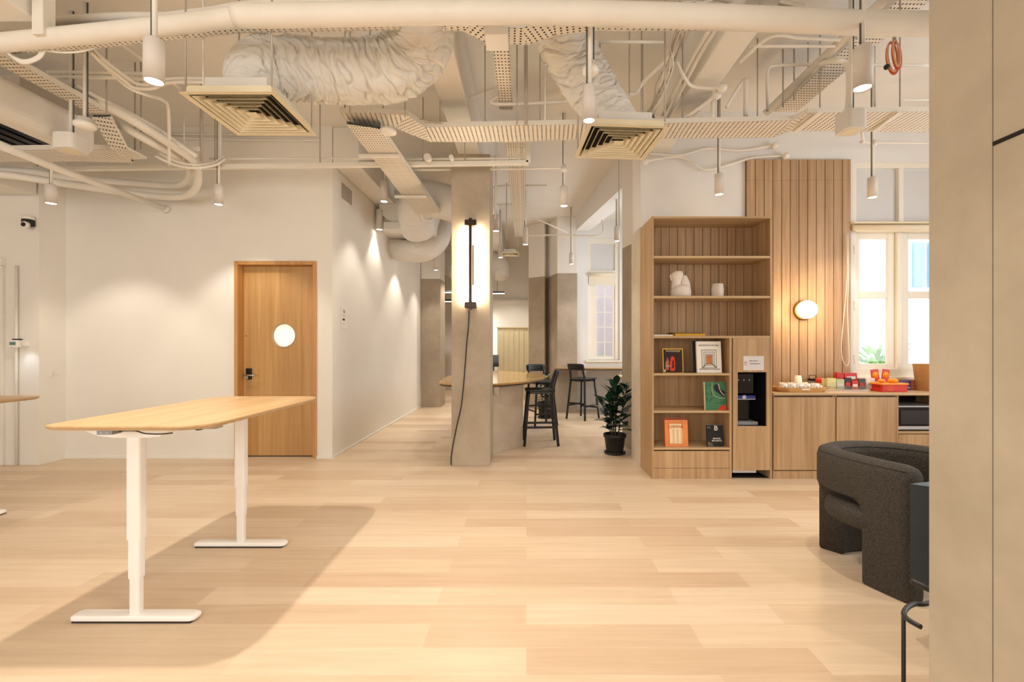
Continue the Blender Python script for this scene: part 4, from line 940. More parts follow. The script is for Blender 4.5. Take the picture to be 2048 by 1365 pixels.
# tubular stool frame at the bottom right
t_ = thing('tubular_stool', 'black bent steel tube stool frame cut off at the bottom right corner', 'stool')
zz = .50
lp = [(2.1, 1.98), (1.7, 1.80), (1.484, 1.706), (1.429, 1.700), (1.379, 1.675), (1.335, 1.635), (1.324, 1.600), (1.332, 1.561)]
MB().tube(smooth_path([(x, y, zz) for x, y in lp], 7), .0085, 10).build('top_loop', 'black', t_)
MB().tube([(1.338, 1.64, zz), (1.338, 1.64, .0)], .0068, 10).build('leg', 'black', t_)
MB().tube([(1.98, 1.9, zz), (2.0, 1.9, 0)], .0078, 10).build('leg', 'black', t_)
q = at(1822, 1162, 2.0); MB().tube([(q.x, 2.0, q.z), (q.x+.09, 1.95, q.z-.04), (q.x+.3, 1.9, q.z-.1)], .012, 10).build('upper_bar', 'black', t_)
MB().lathe([(.17, zz-.01), (.18, zz), (.17, zz+.02)], (2.0, 1.75, 0), 28).build('seat', 'black', t_)

# ================================================================ small wall items
gx_, X_ = -2.4951, -2.4951
t_ = thing('air_grille', 'grey louvred air grille high on the corridor wall', 'grille')
b = MB()
b.box(-2.495, -2.478, 6.18, 6.60, 3.42, 3.44); b.box(-2.495, -2.478, 6.18, 6.60, 3.65, 3.67); b.box(-2.495, -2.478, 6.18, 6.20, 3.44, 3.65); b.box(-2.495, -2.478, 6.58, 6.60, 3.44, 3.65); b.build('grille_frame', 'pipe_paint', t_)
for k in range(7): MB().bar((-2.485, 6.2, 3.455+k*.03), (-2.485, 6.58, 3.455+k*.03), .004, .022, (.6, 0, 1)).build('louvre', 'rod_grey', t_)
MB().box(-2.4945, -2.492, 6.2, 6.58, 3.44, 3.65).build('duct_opening', 'dark_void', t_)
t_ = thing('room_sign', 'white room sign with number and black arrow on the corridor wall', 'sign')
MB().box(-2.4945, -2.490, 6.215, 6.42, 1.69, 1.99).build('sheet', 'paper', t_)
text('16', (-2.4895, 6.315, 1.92), .08, 'ink', t_, (PI/2, 0, PI/2)); MB().box(-2.4899, -2.4885, 6.27, 6.35, 1.795, 1.82).build('arrow_block', 'ink', t_); MB().box(-2.4899, -2.4888, 6.25, 6.38, 1.868, 1.872).box(-2.4899, -2.4888, 6.25, 6.38, 1.85, 1.854).box(-2.4899, -2.4888, 6.25, 6.34, 1.748, 1.751).build('text_rules', 'grey_cover', t_)
t_ = thing('security_camera', 'small black and white dome security camera on the left wall', 'camera')
c = at(58, 445, 5.58); MB().lathe([(.055, .035), (.06, .03), (.06, .0)], (c.x, 5.57, c.z+.03), 24).build('mount', 'plastic_white', t_)
MB().box(c.x-.05, c.x+.045, 5.53, 5.615, c.z-.05, c.z+.03).build('body', 'black', t_, bevel=.012); MB().lathe([(.036, 5.50), (.040, 5.505), (.040, 5.54)], (c.x+.02, 0, c.z-.045), 24, 'Y').build('eye_ring', 'plastic_white', t_); MB().lathe([(.026, 5.494), (.026, 5.5)], (c.x+.02, 0, c.z-.045), 24, 'Y').build('lens', 'black_gloss', t_)
t_ = thing('access_reader', 'white wall reader with a small grey screen beside the glass door', 'reader')
c = at(29, 688, 5.57); MB().box(c.x-.05, c.x+.05, 5.55, 5.619, c.z-.045, c.z+.045).build('case', 'plastic_white', t_, bevel=.006); MB().box(c.x-.035, c.x+.035, 5.547, 5.55, c.z-.015, c.z+.022).build('screen', 'lcd', t_); MB().box(c.x-.03, c.x+.06, 5.57, 5.6, c.z+.045, c.z+.06).build('sensor', 'black', t_); MB().box(c.x+.07, c.x+.13, 5.59, 5.619, c.z-.03, c.z+.02).build('push_button', 'plastic_white', t_, bevel=.004)
spot('cool_patch_fill', (c.x+.12, 5.44, c.z-.02), 1.6, (.75, .86, 1), 80, 1.0, .03, (.10, .42, -.75))  # added cool spot for the bluish patch on the wall, not light from the reader
tag(MB().tube([(c.x, 5.59, 0), (c.x, 5.59, 2.42)], .014, 10).build('surface_conduit', 'pipe_paint'), 'vertical white surface conduit running through the wall reader', 'conduit')
t_ = thing('coat_hook', 'small pale coat hook on the cream wall above the long desk edge', 'hook')
c = at(118, 748, 5.8); 
MB().box(-5.92, -5.905, 5.75, 5.79, c.z-.03, c.z+.05).build('plate', 'pipe_paint', t_); MB().tube(smooth_path([(-5.905, 5.77, c.z), (-5.86, 5.77, c.z-.01), (-5.84, 5.77, c.z+.015)], 4), .008, 8).build('prong', 'pipe_paint', t_)
t_ = thing('door_2', 'glass door at the far left edge', 'door'); t_['kind'] = 'structure'
MB().box(-6.62, -6.37, 5.75, 5.76, 0, 2.42).build('pane', 'glass', t_)

# ================================================================ CEILING SERVICES
def X_(px, d): return (px-CX)*d/F
def pipe(name, label, pts, r, mat='pipe_paint', k=7, cat='pipe', n=12, parent=None, smooth_=True):
    P = [at(*p) if not isinstance(p, Vector) else p for p in pts]
    b = MB().tube(smooth_path(P, k) if smooth_ and len(P) > 2 else P, r, n); o = b.build(name, mat, parent)
    if parent is None: tag(o, label, cat)
    return o
def tray(label, A, B_, fl=.045, rods=(), cab=True, name='cable_tray'):
    """perforated tray: A and B_ are world points along its two bottom edges"""
    t = thing(name, label, 'cable tray'); b = MB(); u = 0; n = len(A)
    for i in range(n-1):
        a0, a1, b0, b1 = Vector(A[i]), Vector(A[i+1]), Vector(B_[i]), Vector(B_[i+1])
        L_ = ((a1+b1)/2-(a0+b0)/2).length; w0 = (b0-a0).length; w1 = (b1-a1).length
        d = ((a1+b1)-(a0+b0)).normalized(); ua0, ua1 = u+(a0-(a0+b0)/2).dot(d), u+L_+(a1-(a1+b1)/2).dot(d); ub0, ub1 = u+(b0-(a0+b0)/2).dot(d), u+L_+(b1-(a1+b1)/2).dot(d)
        o = len(b.f); b.add([a0, a1, b1, b0], [(0, 1, 2, 3)], True); b.uv[o] = [(ua0, 0), (ua1, 0), (ub1, w1), (ub0, w0)]; u += L_
    b.build('perforated_base', 'perforated', t)
    for E in (A, B_):
        f = MB()
        for i in range(n-1):
            p, q = Vector(E[i]), Vector(E[i+1]); f.bar(p+Vector((0, 0, fl/2)), q+Vector((0, 0, fl/2)), .004, fl)
        f.build('flange', 'pipe_paint', t)
    if cab:
        f = MB(); h_ = V((0, 0, .012))
        for i in range(n-1):
            a0, a1, b0, b1 = [V(q_) for q_ in (A[i], A[i+1], B_[i], B_[i+1])]
            for w0, w1 in ((.04, .34), (.37, .62), (.66, .96)):
                f.add([a0.lerp(b0, w0)+h_, a1.lerp(b1, w0)+h_, a1.lerp(b1, w1)+h_, a0.lerp(b0, w1)+h_, a0.lerp(b0, w0)+h_*2, a1.lerp(b1, w0)+h_*2, a1.lerp(b1, w1)+h_*2, a0.lerp(b0, w1)+h_*2], [(3, 2, 1, 0), (4, 5, 6, 7), (0, 1, 5, 4), (1, 2, 6, 5), (2, 3, 7, 6), (3, 0, 4, 7)])
        f.build('dark_cable_bed', 'rod_dark', t)  # dark strips added above the base so its holes read dark
    for r_ in rods: MB().cyl(r_, (r_[0], r_[1], ZC), .006, 6).build('hanger_rod', 'rod_grey', t)
    return t
V = Vector
# across the whole room close to the camera: big insulated pipe with a smaller one and a tray above it
pipe('insulated_pipe', 'thick white insulated pipe running right across the top of the view', [(-120, 98, 3.0), (60, 80, 2.95), (200, 66, 2.9), (330, 52, 2.85), (478, 33, 2.8)], .055, n=20)
pipe('insulated_pipe', 'thicker white insulated pipe section crossing from the duct to the near pilaster', [(470, 32, 2.8), (640, 30, 2.8), (900, 25, 2.8), (1100, 25, 2.8), (1300, 30, 2.8), (1500, 37, 2.8), (1700, 45, 2.8), (1900, 49, 2.8), (2100, 55, 2.8)], .067, n=20)
pipe('pipe', 'thin sagging pipe above the thick pipe at upper left', [(96, 42, 3.3), (180, 38, 3.3), (260, 34, 3.3), (330, 34, 3.3), (420, 24, 3.2), (500, 12, 3.1), (650, 6, 3.1), (760, 4, 3.1)], .032, n=12)
def edge(pts, z): return [atz(px, py, z) for px, py in pts]
tray('perforated tray behind the thick pipe at upper left', edge([(-60, 78), (170, 62), (480, 40), (800, 30)], 3.62), edge([(-60, 112), (170, 100), (300, 84), (800, 62)][:2]+[(480, 66), (800, 60)], 3.62))
tray('perforated tray dipping around the junction box behind the thick pipe', edge([(890, 36), (955, 38), (985, 54), (1045, 56), (1095, 36), (1180, 26), (1600, 32), (2000, 44)], 3.60), edge([(885, 62), (925, 62), (975, 88), (1055, 90), (1110, 72), (1200, 62), (1600, 62), (2000, 72)], 3.60), rods=[tuple(atz(1130, 50, 3.6)), tuple(atz(1360, 50, 3.6)), tuple(atz(1520, 50, 3.6)), tuple(atz(1800, 60, 3.6))])
# main tray across the room
A = edge([(680, 226), (740, 226), (815, 231), (850, 255), (1037, 251), (1167, 249), (1321, 247), (1586, 241), (1617, 226), (1900, 223)], 3.50)
B_ = edge([(693, 247), (760, 254), (790, 256), (860, 284), (1010, 284), (1160, 280), (1333, 277.5), (1548, 275), (1579, 262), (1900, 265)], 3.50)
t_ = tray('long perforated tray crossing the middle of the room past both diffusers', A, B_, rods=[tuple(atz(px, py, 3.5)) for px, py in ((690, 228), (766, 229), (810, 231), (880, 256), (970, 256), (1080, 254), (1200, 250), (1285, 250), (1365, 249), (1440, 247), (1515, 245), (1640, 227), (1700, 226), (1800, 226))])
for (a, c, e, f_) in ((1640, 224, 1590, 264), (1800, 224, 1748, 262)): MB().bar(atz(a, c, 3.49), atz(e, f_, 3.49), .04, .02).build('bracket', 'pipe_paint', t_)
for k in range(9):
    r_ = random.Random(k); q = []
    for i, px in enumerate(range(820, 1600, 60)):
        z = 3.52+r_.uniform(0, .035)+.006*k; yy = 252 if px > 850 else 240; v_ = atz(px, yy, 3.5); q.append(V((v_.x, v_.y+.03+.02*k+r_.uniform(-.015, .015), z)))
    tag(MB().tube(smooth_path(q, 4), .006, 6).build('data_cable', 'pipe_paint' if k % 2 else 'rod_grey'), 'thin cable lying loosely in the long middle tray', 'cable', 'cables in the long middle tray')
# tray going back on the left of the middle
tray('perforated tray running back from the left end of the long middle tray', edge([(692, 248), (748, 320), (800, 386), (838, 432)], 3.42), edge([(762, 258), (812, 330), (846, 378), (880, 425)], 3.42))
for y_, z_ in ((4.75, 3.42), (6.05, 3.42)):
    tag(MB().box(-1.72, -1.30, y_-.02, y_+.02, z_-.035, z_-.005).build('tray_support', 'pipe_paint', bevel=.003), 'flat steel support strut under the receding tray, %s one' % ('nearer' if y_ < 5 else 'farther'), 'support')
# centre line trays
tray('narrow perforated tray running back from the junction box in the centre', [V((-.255, 3.1, 3.72)), V((-.255, 4.45, 3.72))], [V((-.13, 3.1, 3.72)), V((-.13, 4.45, 3.72))])
tray('wide perforated tray receding to the far rooms right of the column', [V((-.235, 5.0, 3.72)), V((-.235, 9.6, 3.72))], [V((-.01, 5.0, 3.72)), V((-.01, 9.6, 3.72))], rods=[(-.02, y, 3.72) for y in (5.8, 7.0, 8.2)])
b = at(994.5, 82, 3.15); t_ = thing('junction_box', 'square white junction box hanging under the centre tray', 'box')
MB().box(b.x-.078, b.x+.078, 3.02, 3.2, b.z-.04, b.z+.035).build('case', 'plastic_white', t_, bevel=.008); MB().box(b.x-.03, b.x+.03, 3.05, 3.15, b.z+.035, 3.60).build('mounting_bracket', 'pipe_paint', t_)
# diagonal tray at right
tray('perforated tray running back on the right with cables spilling from its end', [V((2.66, 2.3, 3.9)), V((2.60, 4.85, 3.9))], [V((2.88, 2.3, 3.9)), V((2.83, 4.85, 3.9))], fl=.07, rods=[(2.62, 3.2, 3.9), (2.62, 4.3, 3.9)])
pipe('trunking', 'square white trunking alongside the right-hand receding tray', [V((2.52, 2.3, 3.88)), V((2.50, 4.8, 3.88))], .05, n=4, cat='trunking')
# left ceiling cluster
tray('perforated tray receding along the upper left above the boxed duct', [V((-3.74, 2.3, 3.52)), V((-3.72, 4.15, 3.52))], [V((-3.9, 2.3, 3.52)), V((-3.88, 4.15, 3.52))])
MB_ = MB(); MB_.box(-4.16, -3.92, 2.2, 4.25, 3.18, 3.5)
tag(MB_.build('air_duct', 'duct_paint', bevel=.09, seg=5), 'smooth painted air duct at the upper left with a rounded end', 'duct')
tray('perforated tray bending downwards at the left past the duct end', [at(184, 234, 4.14), at(222, 298, 4.4), at(253, 320, 4.7)], [at(222, 234, 4.14), at(255, 298, 4.4), at(293, 318, 4.7)], fl=.02)
tray('perforated tray crossing low at the far left', edge([(-60, 302), (164, 298), (240, 301)], 3.36), edge([(-60, 325), (150, 323), (268, 326)], 3.36))
tray('short perforated tray piece near the pipe bend', edge([(330, 303), (400, 303)], 3.5), edge([(335, 320), (385, 320)], 3.5))
q = [V((-5.9, 5.2, 3.45)), V((-2.2, 5.2, 3.45)), V((.0, 5.2, 3.43))]
t_ = thing('support_channel', 'long horizontal steel channel crossing in front of the door wall and column head', 'channel')
P0, P1 = at(-40, 340, 5.25), at(1057, 326, 5.25)
MB().bar(P0, P1, .05, .05).build('channel', 'pipe_paint', t_, bevel=.004)
MB().bar(P1, at(1057, 288, 5.25), .05, .05).build('riser', 'pipe_paint', t_)
for px in (430, 640, 846, 930): p = at(px, 326, 5.25); MB().cyl((p.x, 5.25, p.z), (p.x, 5.25, ZC), .007, 6).build('hanger_rod', 'rod_grey', t_)
pipe('conduit', 'thin conduit running just above the long steel channel', [(420, 318, 5.3), (600, 317, 5.3), (850, 318, 5.3), (1025, 316, 5.3), (1040, 308, 5.3), (1044, 288, 5.3)], .012, cat='conduit')
for k, px in enumerate((858, 905)):
    p = at(px, 321, 5.22); tag(MB().cyl((p.x, 5.2, p.z), (p.x, 5.12, p.z), .04 if k == 0 else .025, 20).build('conduit_box', 'plastic_white'), ['round', 'small round'][k]+' white conduit box on the channel '+['left of', 'at'][k]+' the column head', 'box')
pipe('conduit', 'slim conduit leading to the pendant junction right of the column', [(815, 340, 5.6), (1000, 338.5, 5.6), (1129, 336, 5.6)], .013, cat='conduit')
# curved pipe bundle
t1 = [(168, 190, 4.0), (240, 226, 4.15), (300, 262, 4.35), (355, 298, 4.7), (386, 322, 5.0), (396, 345, 5.25), (392, 375, 5.45), (365, 393, 5.6), (300, 392, 5.7), (220, 381, 5.5), (120, 366, 5.15), (30, 352, 4.95), (-60, 345, 4.85)]
pipe('bent_pipe', 'outer thick pipe of the bundle that bends back on itself at left', t1, .040, n=16)
t2 = [(225, 241, 4.3), (290, 278, 4.45), (340, 305, 4.8), (370, 325, 5.1), (380, 348, 5.4), (362, 369, 5.6), (325, 371, 5.75), (240, 364, 5.7), (140, 355, 5.4), (60, 344, 5.1), (-60, 338, 4.9)]
pipe('bent_pipe', 'inner thick pipe of the bundle that bends back on itself at left', t2, .038, n=16)
pipe('bent_pipe', 'thin upper pipe following the left pipe bundle', [(150, 172, 3.9), (220, 208, 4.1), (300, 250, 4.4), (350, 283, 4.65), (392, 312, 4.7)], .022)
pipe('diagonal_pipe', 'long straight pipe slanting down to the wall at upper left', [(-40, 274, 3.5), (120, 340, 4.4), (331, 418, 5.92)], .033, n=16, smooth_=False)
t_ = tag(MB().cyl(at(327, 416, 5.90), at(333, 420, 5.945), .05, 18).build('pipe_collar', 'pipe_paint'), 'round collar where the slanting pipe meets the wall', 'collar')
for k, (pts, r, l) in enumerate((
    ([(180, 92, 3.5), (215, 125, 3.6), (250, 152, 3.7), (275, 168, 3.8), (305, 169, 3.8), (340, 158, 3.8), (450, 158, 3.8)], .014, 'upper looping conduit left of the first downlight'),
    ([(172, 92, 3.5), (210, 130, 3.6), (245, 158, 3.7), (270, 176, 3.8), (305, 177, 3.8), (345, 165, 3.8), (450, 165, 3.8)], .014, 'lower looping conduit left of the first downlight'),
    ([(180, 103, 3.5), (230, 152, 3.7), (262, 178, 3.8), (300, 192, 3.9), (325, 200, 4.1), (337, 222, 4.3), (338, 330, 4.75)], .014, 'conduit curving down beside the left diffuser'),
    ([(95, 145, 3.9), (200, 146, 3.9), (290, 148, 3.9)], .016, 'straight conduit under the slab at upper left, upper one'),
    ([(95, 155, 3.9), (200, 155, 3.9), (290, 158, 3.9)], .016, 'straight conduit under the slab at upper left, lower one'),
    ([(240, 86, 3.84), (285, 120, 4.05), (360, 178, 4.6)], .014, 'conduit slanting behind the first downlight'),
    ([(340, 269, 5.938), (500, 270, 5.938), (640, 272, 5.938)], .014, 'upper straight conduit above the door wall'),
    ([(340, 276, 5.93), (500, 280, 5.93), (640, 281, 5.93)], .012, 'lower straight conduit above the door wall'),
    ([(310, 312, 4.8), (350, 330, 4.9), (390, 336, 5.0), (430, 330, 5.1), (450, 318, 5.2)], .014, 'sagging conduit over the left pipe bend'),
    ([(318, 306, 4.8), (355, 324, 4.9), (390, 330, 5.0), (425, 326, 5.1), (446, 314, 5.2)], .012, 'second sagging conduit over the left pipe bend'))):
    pipe('conduit', l, pts, r, cat='conduit')
# loose ceiling conduits, right half
for pts, r, l in (
    ([(912, 206, 4.75), (918, 209, 4.72), (932, 198, 4.6), (965, 186, 4.5), (990, 178, 4.4), (1000, 180, 4.4)], .014, 'wavy conduit between the centre beam and the narrow tray'),
    ([(1003, 192, 4.3), (986, 200, 4.3), (990, 208, 4.3), (1060, 207, 4.3), (1150, 202, 4.3)], .016, 'horizontal conduit passing the narrow centre tray'),
    ([(1200, 84, 3.7), (1330, 84, 3.7)], .012, 'short straight conduit under the slab behind the white detector'),
    ([(1358, 58, 3.4), (1330, 120, 3.6), (1290, 160, 3.8), (1272, 186, 3.9), (1258, 187, 3.9)], .014, 'conduit curving from the second duct up to the near tray'),
    ([(1352, 122, 3.8), (1372, 160, 3.9), (1390, 174, 4.0), (1440, 176, 4.0)], .014, 'conduit wrapped on the right beam'),
    ([(1300, 240, 4.3), (1360, 238, 4.3), (1400, 215, 4.2), (1432, 190, 4.1)], .016, 'conduit rising from the long tray to the right beam'),
    ([(1420, 57, 3.4), (1382, 120, 3.8), (1325, 230, 4.5)], .016, 'inner long conduit running along the right beam'),
    ([(1432, 57, 3.4), (1394, 120, 3.8), (1335, 235, 4.5)], .016, 'outer long conduit running along the right beam'),
    ([(1480, 125, 3.8), (1540, 74, 3.6), (1600, 76, 3.6), (1680, 80, 3.6)], .012, 'upper conduit bracketed under the slab at right'),
    ([(1500, 92, 3.7), (1600, 92, 3.7), (1670, 92, 3.7)], .012, 'second conduit bracketed under the slab at right'),
    ([(1535, 222, 4.4), (1534, 160, 4.2), (1537, 138, 4.1), (1552, 131, 4.1), (1640, 129, 4.1), (1860, 131, 4.1)], .013, 'conduit bending down behind the long tray at right'),
    ([(1640, 127, 3.9), (1670, 121, 3.8), (1688, 124, 3.8), (1696, 140, 3.8), (1698, 180, 3.8), (1694, 222, 3.8)], .020, 'bent conduit dropping to the square speaker'),
    ([(1490, 60+100, 4.2), (1492, 170, 4.2), (1491, 235, 4.3)], .02, 'short vertical conduit loop right of the right beam, right leg'),
    ([(1452, 215, 4.2), (1470, 185, 4.2), (1485, 163, 4.2), (1490, 163, 4.2)], .014, 'short slanting conduit right of the right beam'),
    ([(1425, 235, 4.2), (1425, 190, 4.2), (1426, 165, 4.2)], .016, 'short vertical conduit at the beam edge'),
    ([(1300, 307, 5.45), (1360, 311, 5.5), (1415, 297, 5.52), (1480, 301, 5.53), (1547, 291, 5.53)], .014, 'upper zigzag conduit on the wall above the bookcase'),
    ([(1290, 323, 5.4), (1350, 314, 5.5), (1382, 322, 5.5), (1415, 340, 5.5), (1502, 317, 5.53), (1570, 312, 5.53)], .014, 'lower zigzag conduit on the wall above the bookcase'),
    ([(1722, 252, 5.0), (1727, 280, 5.2), (1735, 285, 5.3), (1880, 287, 5.3)], .014, 'conduit along the wall above the kitchen window'),
    ([(1800, 197, 4.6), (1815, 200, 4.6), (1870, 199, 4.6)], .012, 'short dark-edged conduit at the far right of the slab'),
    ([(1050, 472, 7.8), (1120, 470, 7.8), (1200, 470, 7.8), (1204, 440, 7.8)], .012, 'level conduit reaching the bay header'),
    ([(1068, 436, 7.2), (1105, 452, 7.4), (1135, 466, 7.8)], .014, 'slanting conduit reaching the bay header'),
    ([(985, 378, 7.2), (1000, 372, 7.2), (1094, 371, 7.2)], .012, 'conduit crossing the far wide tray, nearer'),
    ([(985, 410, 8.4), (1040, 408, 8.4), (1058, 404, 8.4)], .014, 'conduit crossing the far wide tray, farther'),
    ([(990, 455, 7.0), (991, 372, 6.4), (992, 330, 6.4), (993, 284, 6.4)], .012, 'grey conduit bending beside the column top')):
    pipe('conduit', l, pts, r, cat='conduit')
for px, py, d, l in ((1550, 291, 5.5, 'upper round conduit end box on the wall above the bookcase'), (1572, 312, 5.5, 'lower round conduit end box on the wall above the bookcase'), (1291, 324, 5.4, 'round conduit box beside the right diffuser corner'), (1434, 190, 4.1, 'round conduit box on the side of the right beam'), (1444, 176, 4.0, 'upper round conduit box on the right beam')):
    p = at(px, py, d); tag(MB().lathe([(.001, -.03), (.036, -.025), (.04, 0), (.036, .025), (.001, .03)], p, 18, 'Y', cap=False).build('conduit_box', 'plastic_white'), l, 'box')
# bundle of white data cables falling from the near tray to the long tray
for k in range(14):
    r_ = random.Random(50+k); q = []
    for (px, py, d) in ((1362, 50, 3.2), (1350, 90, 3.4), (1338, 130, 3.7), (1325, 170, 3.95), (1310, 205, 4.15), (1296, 238, 4.35)): q.append(at(px+r_.uniform(-9, 9)+(k-7)*.8, py, d+r_.uniform(-.04, .04)))
    tag(MB().tube(smooth_path(q, 5), .0055, 6).build('data_cable', 'plastic_white' if k % 3 else 'rod_grey'), 'thin white data cable in the bundle hanging to the long tray', 'cable', 'white data cable bundle')
for k, (x0_, y0_) in enumerate(((1385, 6), (1480, 8))):
    for j in range(4):
        q = [at(x0_-90+i*45, y0_+10*math.sin(i*1.3+j)+j*4, 3.3) for i in range(6)]
        tag(MB().tube(smooth_path(q, 5), .008, 6).build('power_cable', 'rod_grey' if j % 2 else 'pipe_paint'), 'loose cable tangled above the thick pipe', 'cable', 'cable tangle above the thick pipe')
# hanging cable loops at left
for k in range(3):
    tag(MB().tube(smooth_path([at(8, 95, 3.0), at(22+k*4, 112+k*3, 3.0), at(50, 121+k*3, 3.0), at(76+k*2, 112+k*2, 3.0), at(84+k*4, 95, 3.0)], 6), .007, 6).build('cable_loop', 'pipe_paint'), 'thin white cable loop drooping below the thick pipe at left', 'cable', 'drooping cable loops')
pipe('thin_cable', 'thin white cable sagging between the cable loops and the long rod', [(88, 100, 3.0), (120, 105, 3.0), (155, 104, 3.0), (188, 97, 3.0)], .006, cat='cable')
# orange cable coil
t_ = thing('cable_coil', 'coil of orange cable hanging below the near tray at right', 'cable')
c = at(1786, 112, 3.1)
for k in range(6):
    MB().tube([V((c.x+(.020+.004*k)*math.cos(a)+.01*(k % 3)-.01*math.sin(a), c.y+.012*k-.03, c.z+(.085+.004*k)*math.sin(a))) for a in [2*PI*j/28 for j in range(28)]], .006, 6, closed=True).build('loop', 'orange_cable' if k % 3 else 'peach', t_)
MB().cyl((c.x+.01, c.y, c.z+.08), (c.x+.01, c.y, c.z+.24), .012, 8).build('hanging_tail', 'rod_grey', t_)
MB().ball((c.x-.05, c.y-.01, c.z-.08), .018).build('plug', 'black', t_)
# hanging white unit and support post at top left
t_ = thing('ceiling_unit', 'white boxed ceiling unit cut off by the top left corner', 'unit')
MB().box(-4.6, -3.08, 1.9, 2.93, 3.50, 3.85).build('casing', 'paint', t_, bevel=.01)
for x, y in ((-3.3, 2.1), (-3.3, 2.75)): MB().cyl((x, y, 3.85), (x, y, ZC), .008, 8).build('hanger_rod', 'rod_grey', t_)
t_ = thing('support_post', 'short perforated hanging post beside the white ceiling unit', 'support'); MB().box(-3.06, -2.99, 2.86, 2.94, 3.38, ZC).build('post', 'pipe_paint', t_, bevel=.004)
# dark soffit at far left and louvres
b = MB(); b.add([(-8, 5.0, 3.28), (-5.93, 5.0, 3.28), (-5.93, 5.6, 3.28), (-8, 5.6, 3.28), (-8, 5.0, ZC), (-5.93, 5.0, ZC), (-5.93, 5.6, ZC), (-8, 5.6, ZC)], [(0, 1, 2, 3), (4, 7, 6, 5), (0, 4, 5, 1), (1, 5, 6, 2), (2, 6, 7, 3), (3, 7, 4, 0)], True)
o = b.build('ceiling_bulkhead', 'paint'); struct(o)
t_ = thing('fan_coil_unit', 'dark slatted air unit in the shadows behind the left duct', 'unit')
MB().box(-6.3, -4.6, 4.2, 4.9, 3.6, 3.9).build('casing', 'rod_grey', t_)
for k in range(12): MB().box(-6.25+k*.135, -6.17+k*.135, 4.19, 4.9, 3.55, 3.6).build('fin', 'black', t_)  # black put into the fins for the shade of the enclosed corner
MB().box(-6.3, -4.5, 4.14, 4.18, 3.50, 3.55).box(-6.3, -4.5, 4.95, 4.99, 3.50, 3.55).build('rail', 'pipe_paint', t_)
# diffusers
def diffuser(cx, cy, z, rz, label):
    t = thing('ceiling_diffuser', label, 'diffuser', 'square ceiling diffusers', (cx, cy, z), rz)
    def ring(b, a0, z0, a1, z1, th=.004):
        vs = []
        for a, zz in ((a0, z0), (a1, z1), (a1-.001, z1+th), (a0-th, z0+th)):
            vs += [(-a, -a, zz), (a, -a, zz), (a, a, zz), (-a, a, zz)]
        b.add(vs, [(i*4+k, i*4+(k+1) % 4, ((i+1) % 4)*4+(k+1) % 4, ((i+1) % 4)*4+k) for i in range(4) for k in range(4)], True)
    b = MB(); ring(b, .2975, 0, .266, .003); ring(b, .268, .0, .266, .055); b.build('outer_frame', 'cream_metal', t, smooth=False)
    for k in range(5):
        b = MB(); a = .248-.043*k; ring(b, a, .0, a-.028, .040, .002); b.build('vane', 'cream_metal', t, smooth=False)
    MB().box(-.035, .035, -.035, .035, .0, .006).build('centre_plate', 'cream_metal', t)
    b = MB(); b.box(-.262, .262, -.262, .262, .055, .06); b.build('dark_throat', 'dark_void', t)
    b = MB(); b.box(-.20, .20, -.20, .20, .062, .15); b.build('plenum_box', 'duct_paint', t, bevel=.004)
    b = MB()
    for sx, sy in ((-1, -1), (1, -1), (1, 1), (-1, 1)): b.cyl((sx*.27, sy*.27, .05), (sx*.27, sy*.27, ZC-z), .006, 6)
    b.build('hanger_rods', 'rod_grey', t)
    return t
ZD = HC+1.575
diffuser(-1.863, 3.165, ZD, 0, 'square cream four-way air diffuser at the left, the nearer one')
diffuser(.717, 3.60, ZD, .065, 'square cream four-way air diffuser above the bookcase side, at centre right')
t_ = diffuser(-.33, 9.4, 3.3, 0, 'distant small air diffuser right of the column'); t_.scale = (.6, .6, .6)
# flexible ducts
def flex(label, pts, radii, seed, amp=.085, freq=12, k=16, n=96):
    P = [at(*p) for p in pts]; q = smooth_path(P, k); rr_ = smooth_path([(r, 0, 0) for r in radii], k); m = len(q); off = V((seed*7.3, seed*3.1, 0)); s_ = 0
    q2 = []; r2 = []
    for i in range(m-1):
        for j in range(3): q2.append(q[i].lerp(q[i+1], j/3)); r2.append(rr_[i].x+(rr_[i+1].x-rr_[i].x)*j/3)
    q2.append(q[-1]); r2.append(rr_[-1].x); m = len(q2)
    b = MB(); vs = []; prev = None
    for i, p in enumerate(q2):
        d = (q2[min(i+2, m-1)]-q2[max(i-2, 0)]).normalized()
        if i: s_ += (p-q2[i-1]).length
        x = V((0, 0, 1)).cross(d) if prev is None else prev-d*prev.dot(d); x.normalize(); prev = x; y = d.cross(x)
        for k_ in range(n):
            a = 2*PI*k_/n; tw = s_+.10*math.sin(a*1+seed)+.05*noise.noise(V((math.cos(a)*2, math.sin(a)*2, s_*3))+off)
            v1 = noise.noise(V((math.cos(a)*.9, math.sin(a)*.9, tw*freq))+off); v2 = noise.noise(V((math.cos(a)*2.2, math.sin(a)*2.2, tw*freq*1.9))+off*2)
            cr = -abs(v1)*2.0*amp*(1)+amp*.5; fold = -amp*1.5*max(0, 1-abs(v1)*9)-amp*.6*max(0, 1-abs(v2)*8); big = .04*noise.noise(V((math.cos(a), math.sin(a), s_*1.6))+off)
            vs.append(p+(x*math.cos(a)+y*math.sin(a))*r2[i]*(1+fold+cr*.35+amp*.45*v2+big))
    b.add(vs, [(i*n+k_, i*n+(k_+1) % n, (i+1)*n+(k_+1) % n, (i+1)*n+k_) for i in range(m-1) for k_ in range(n)])
    b.f.append(list(range(n))[::-1]); b.f.append([(m-1)*n+k_ for k_ in range(n)])
    o = b.build('flexible_duct', 'duct_paint'); return tag(o, label, 'duct')
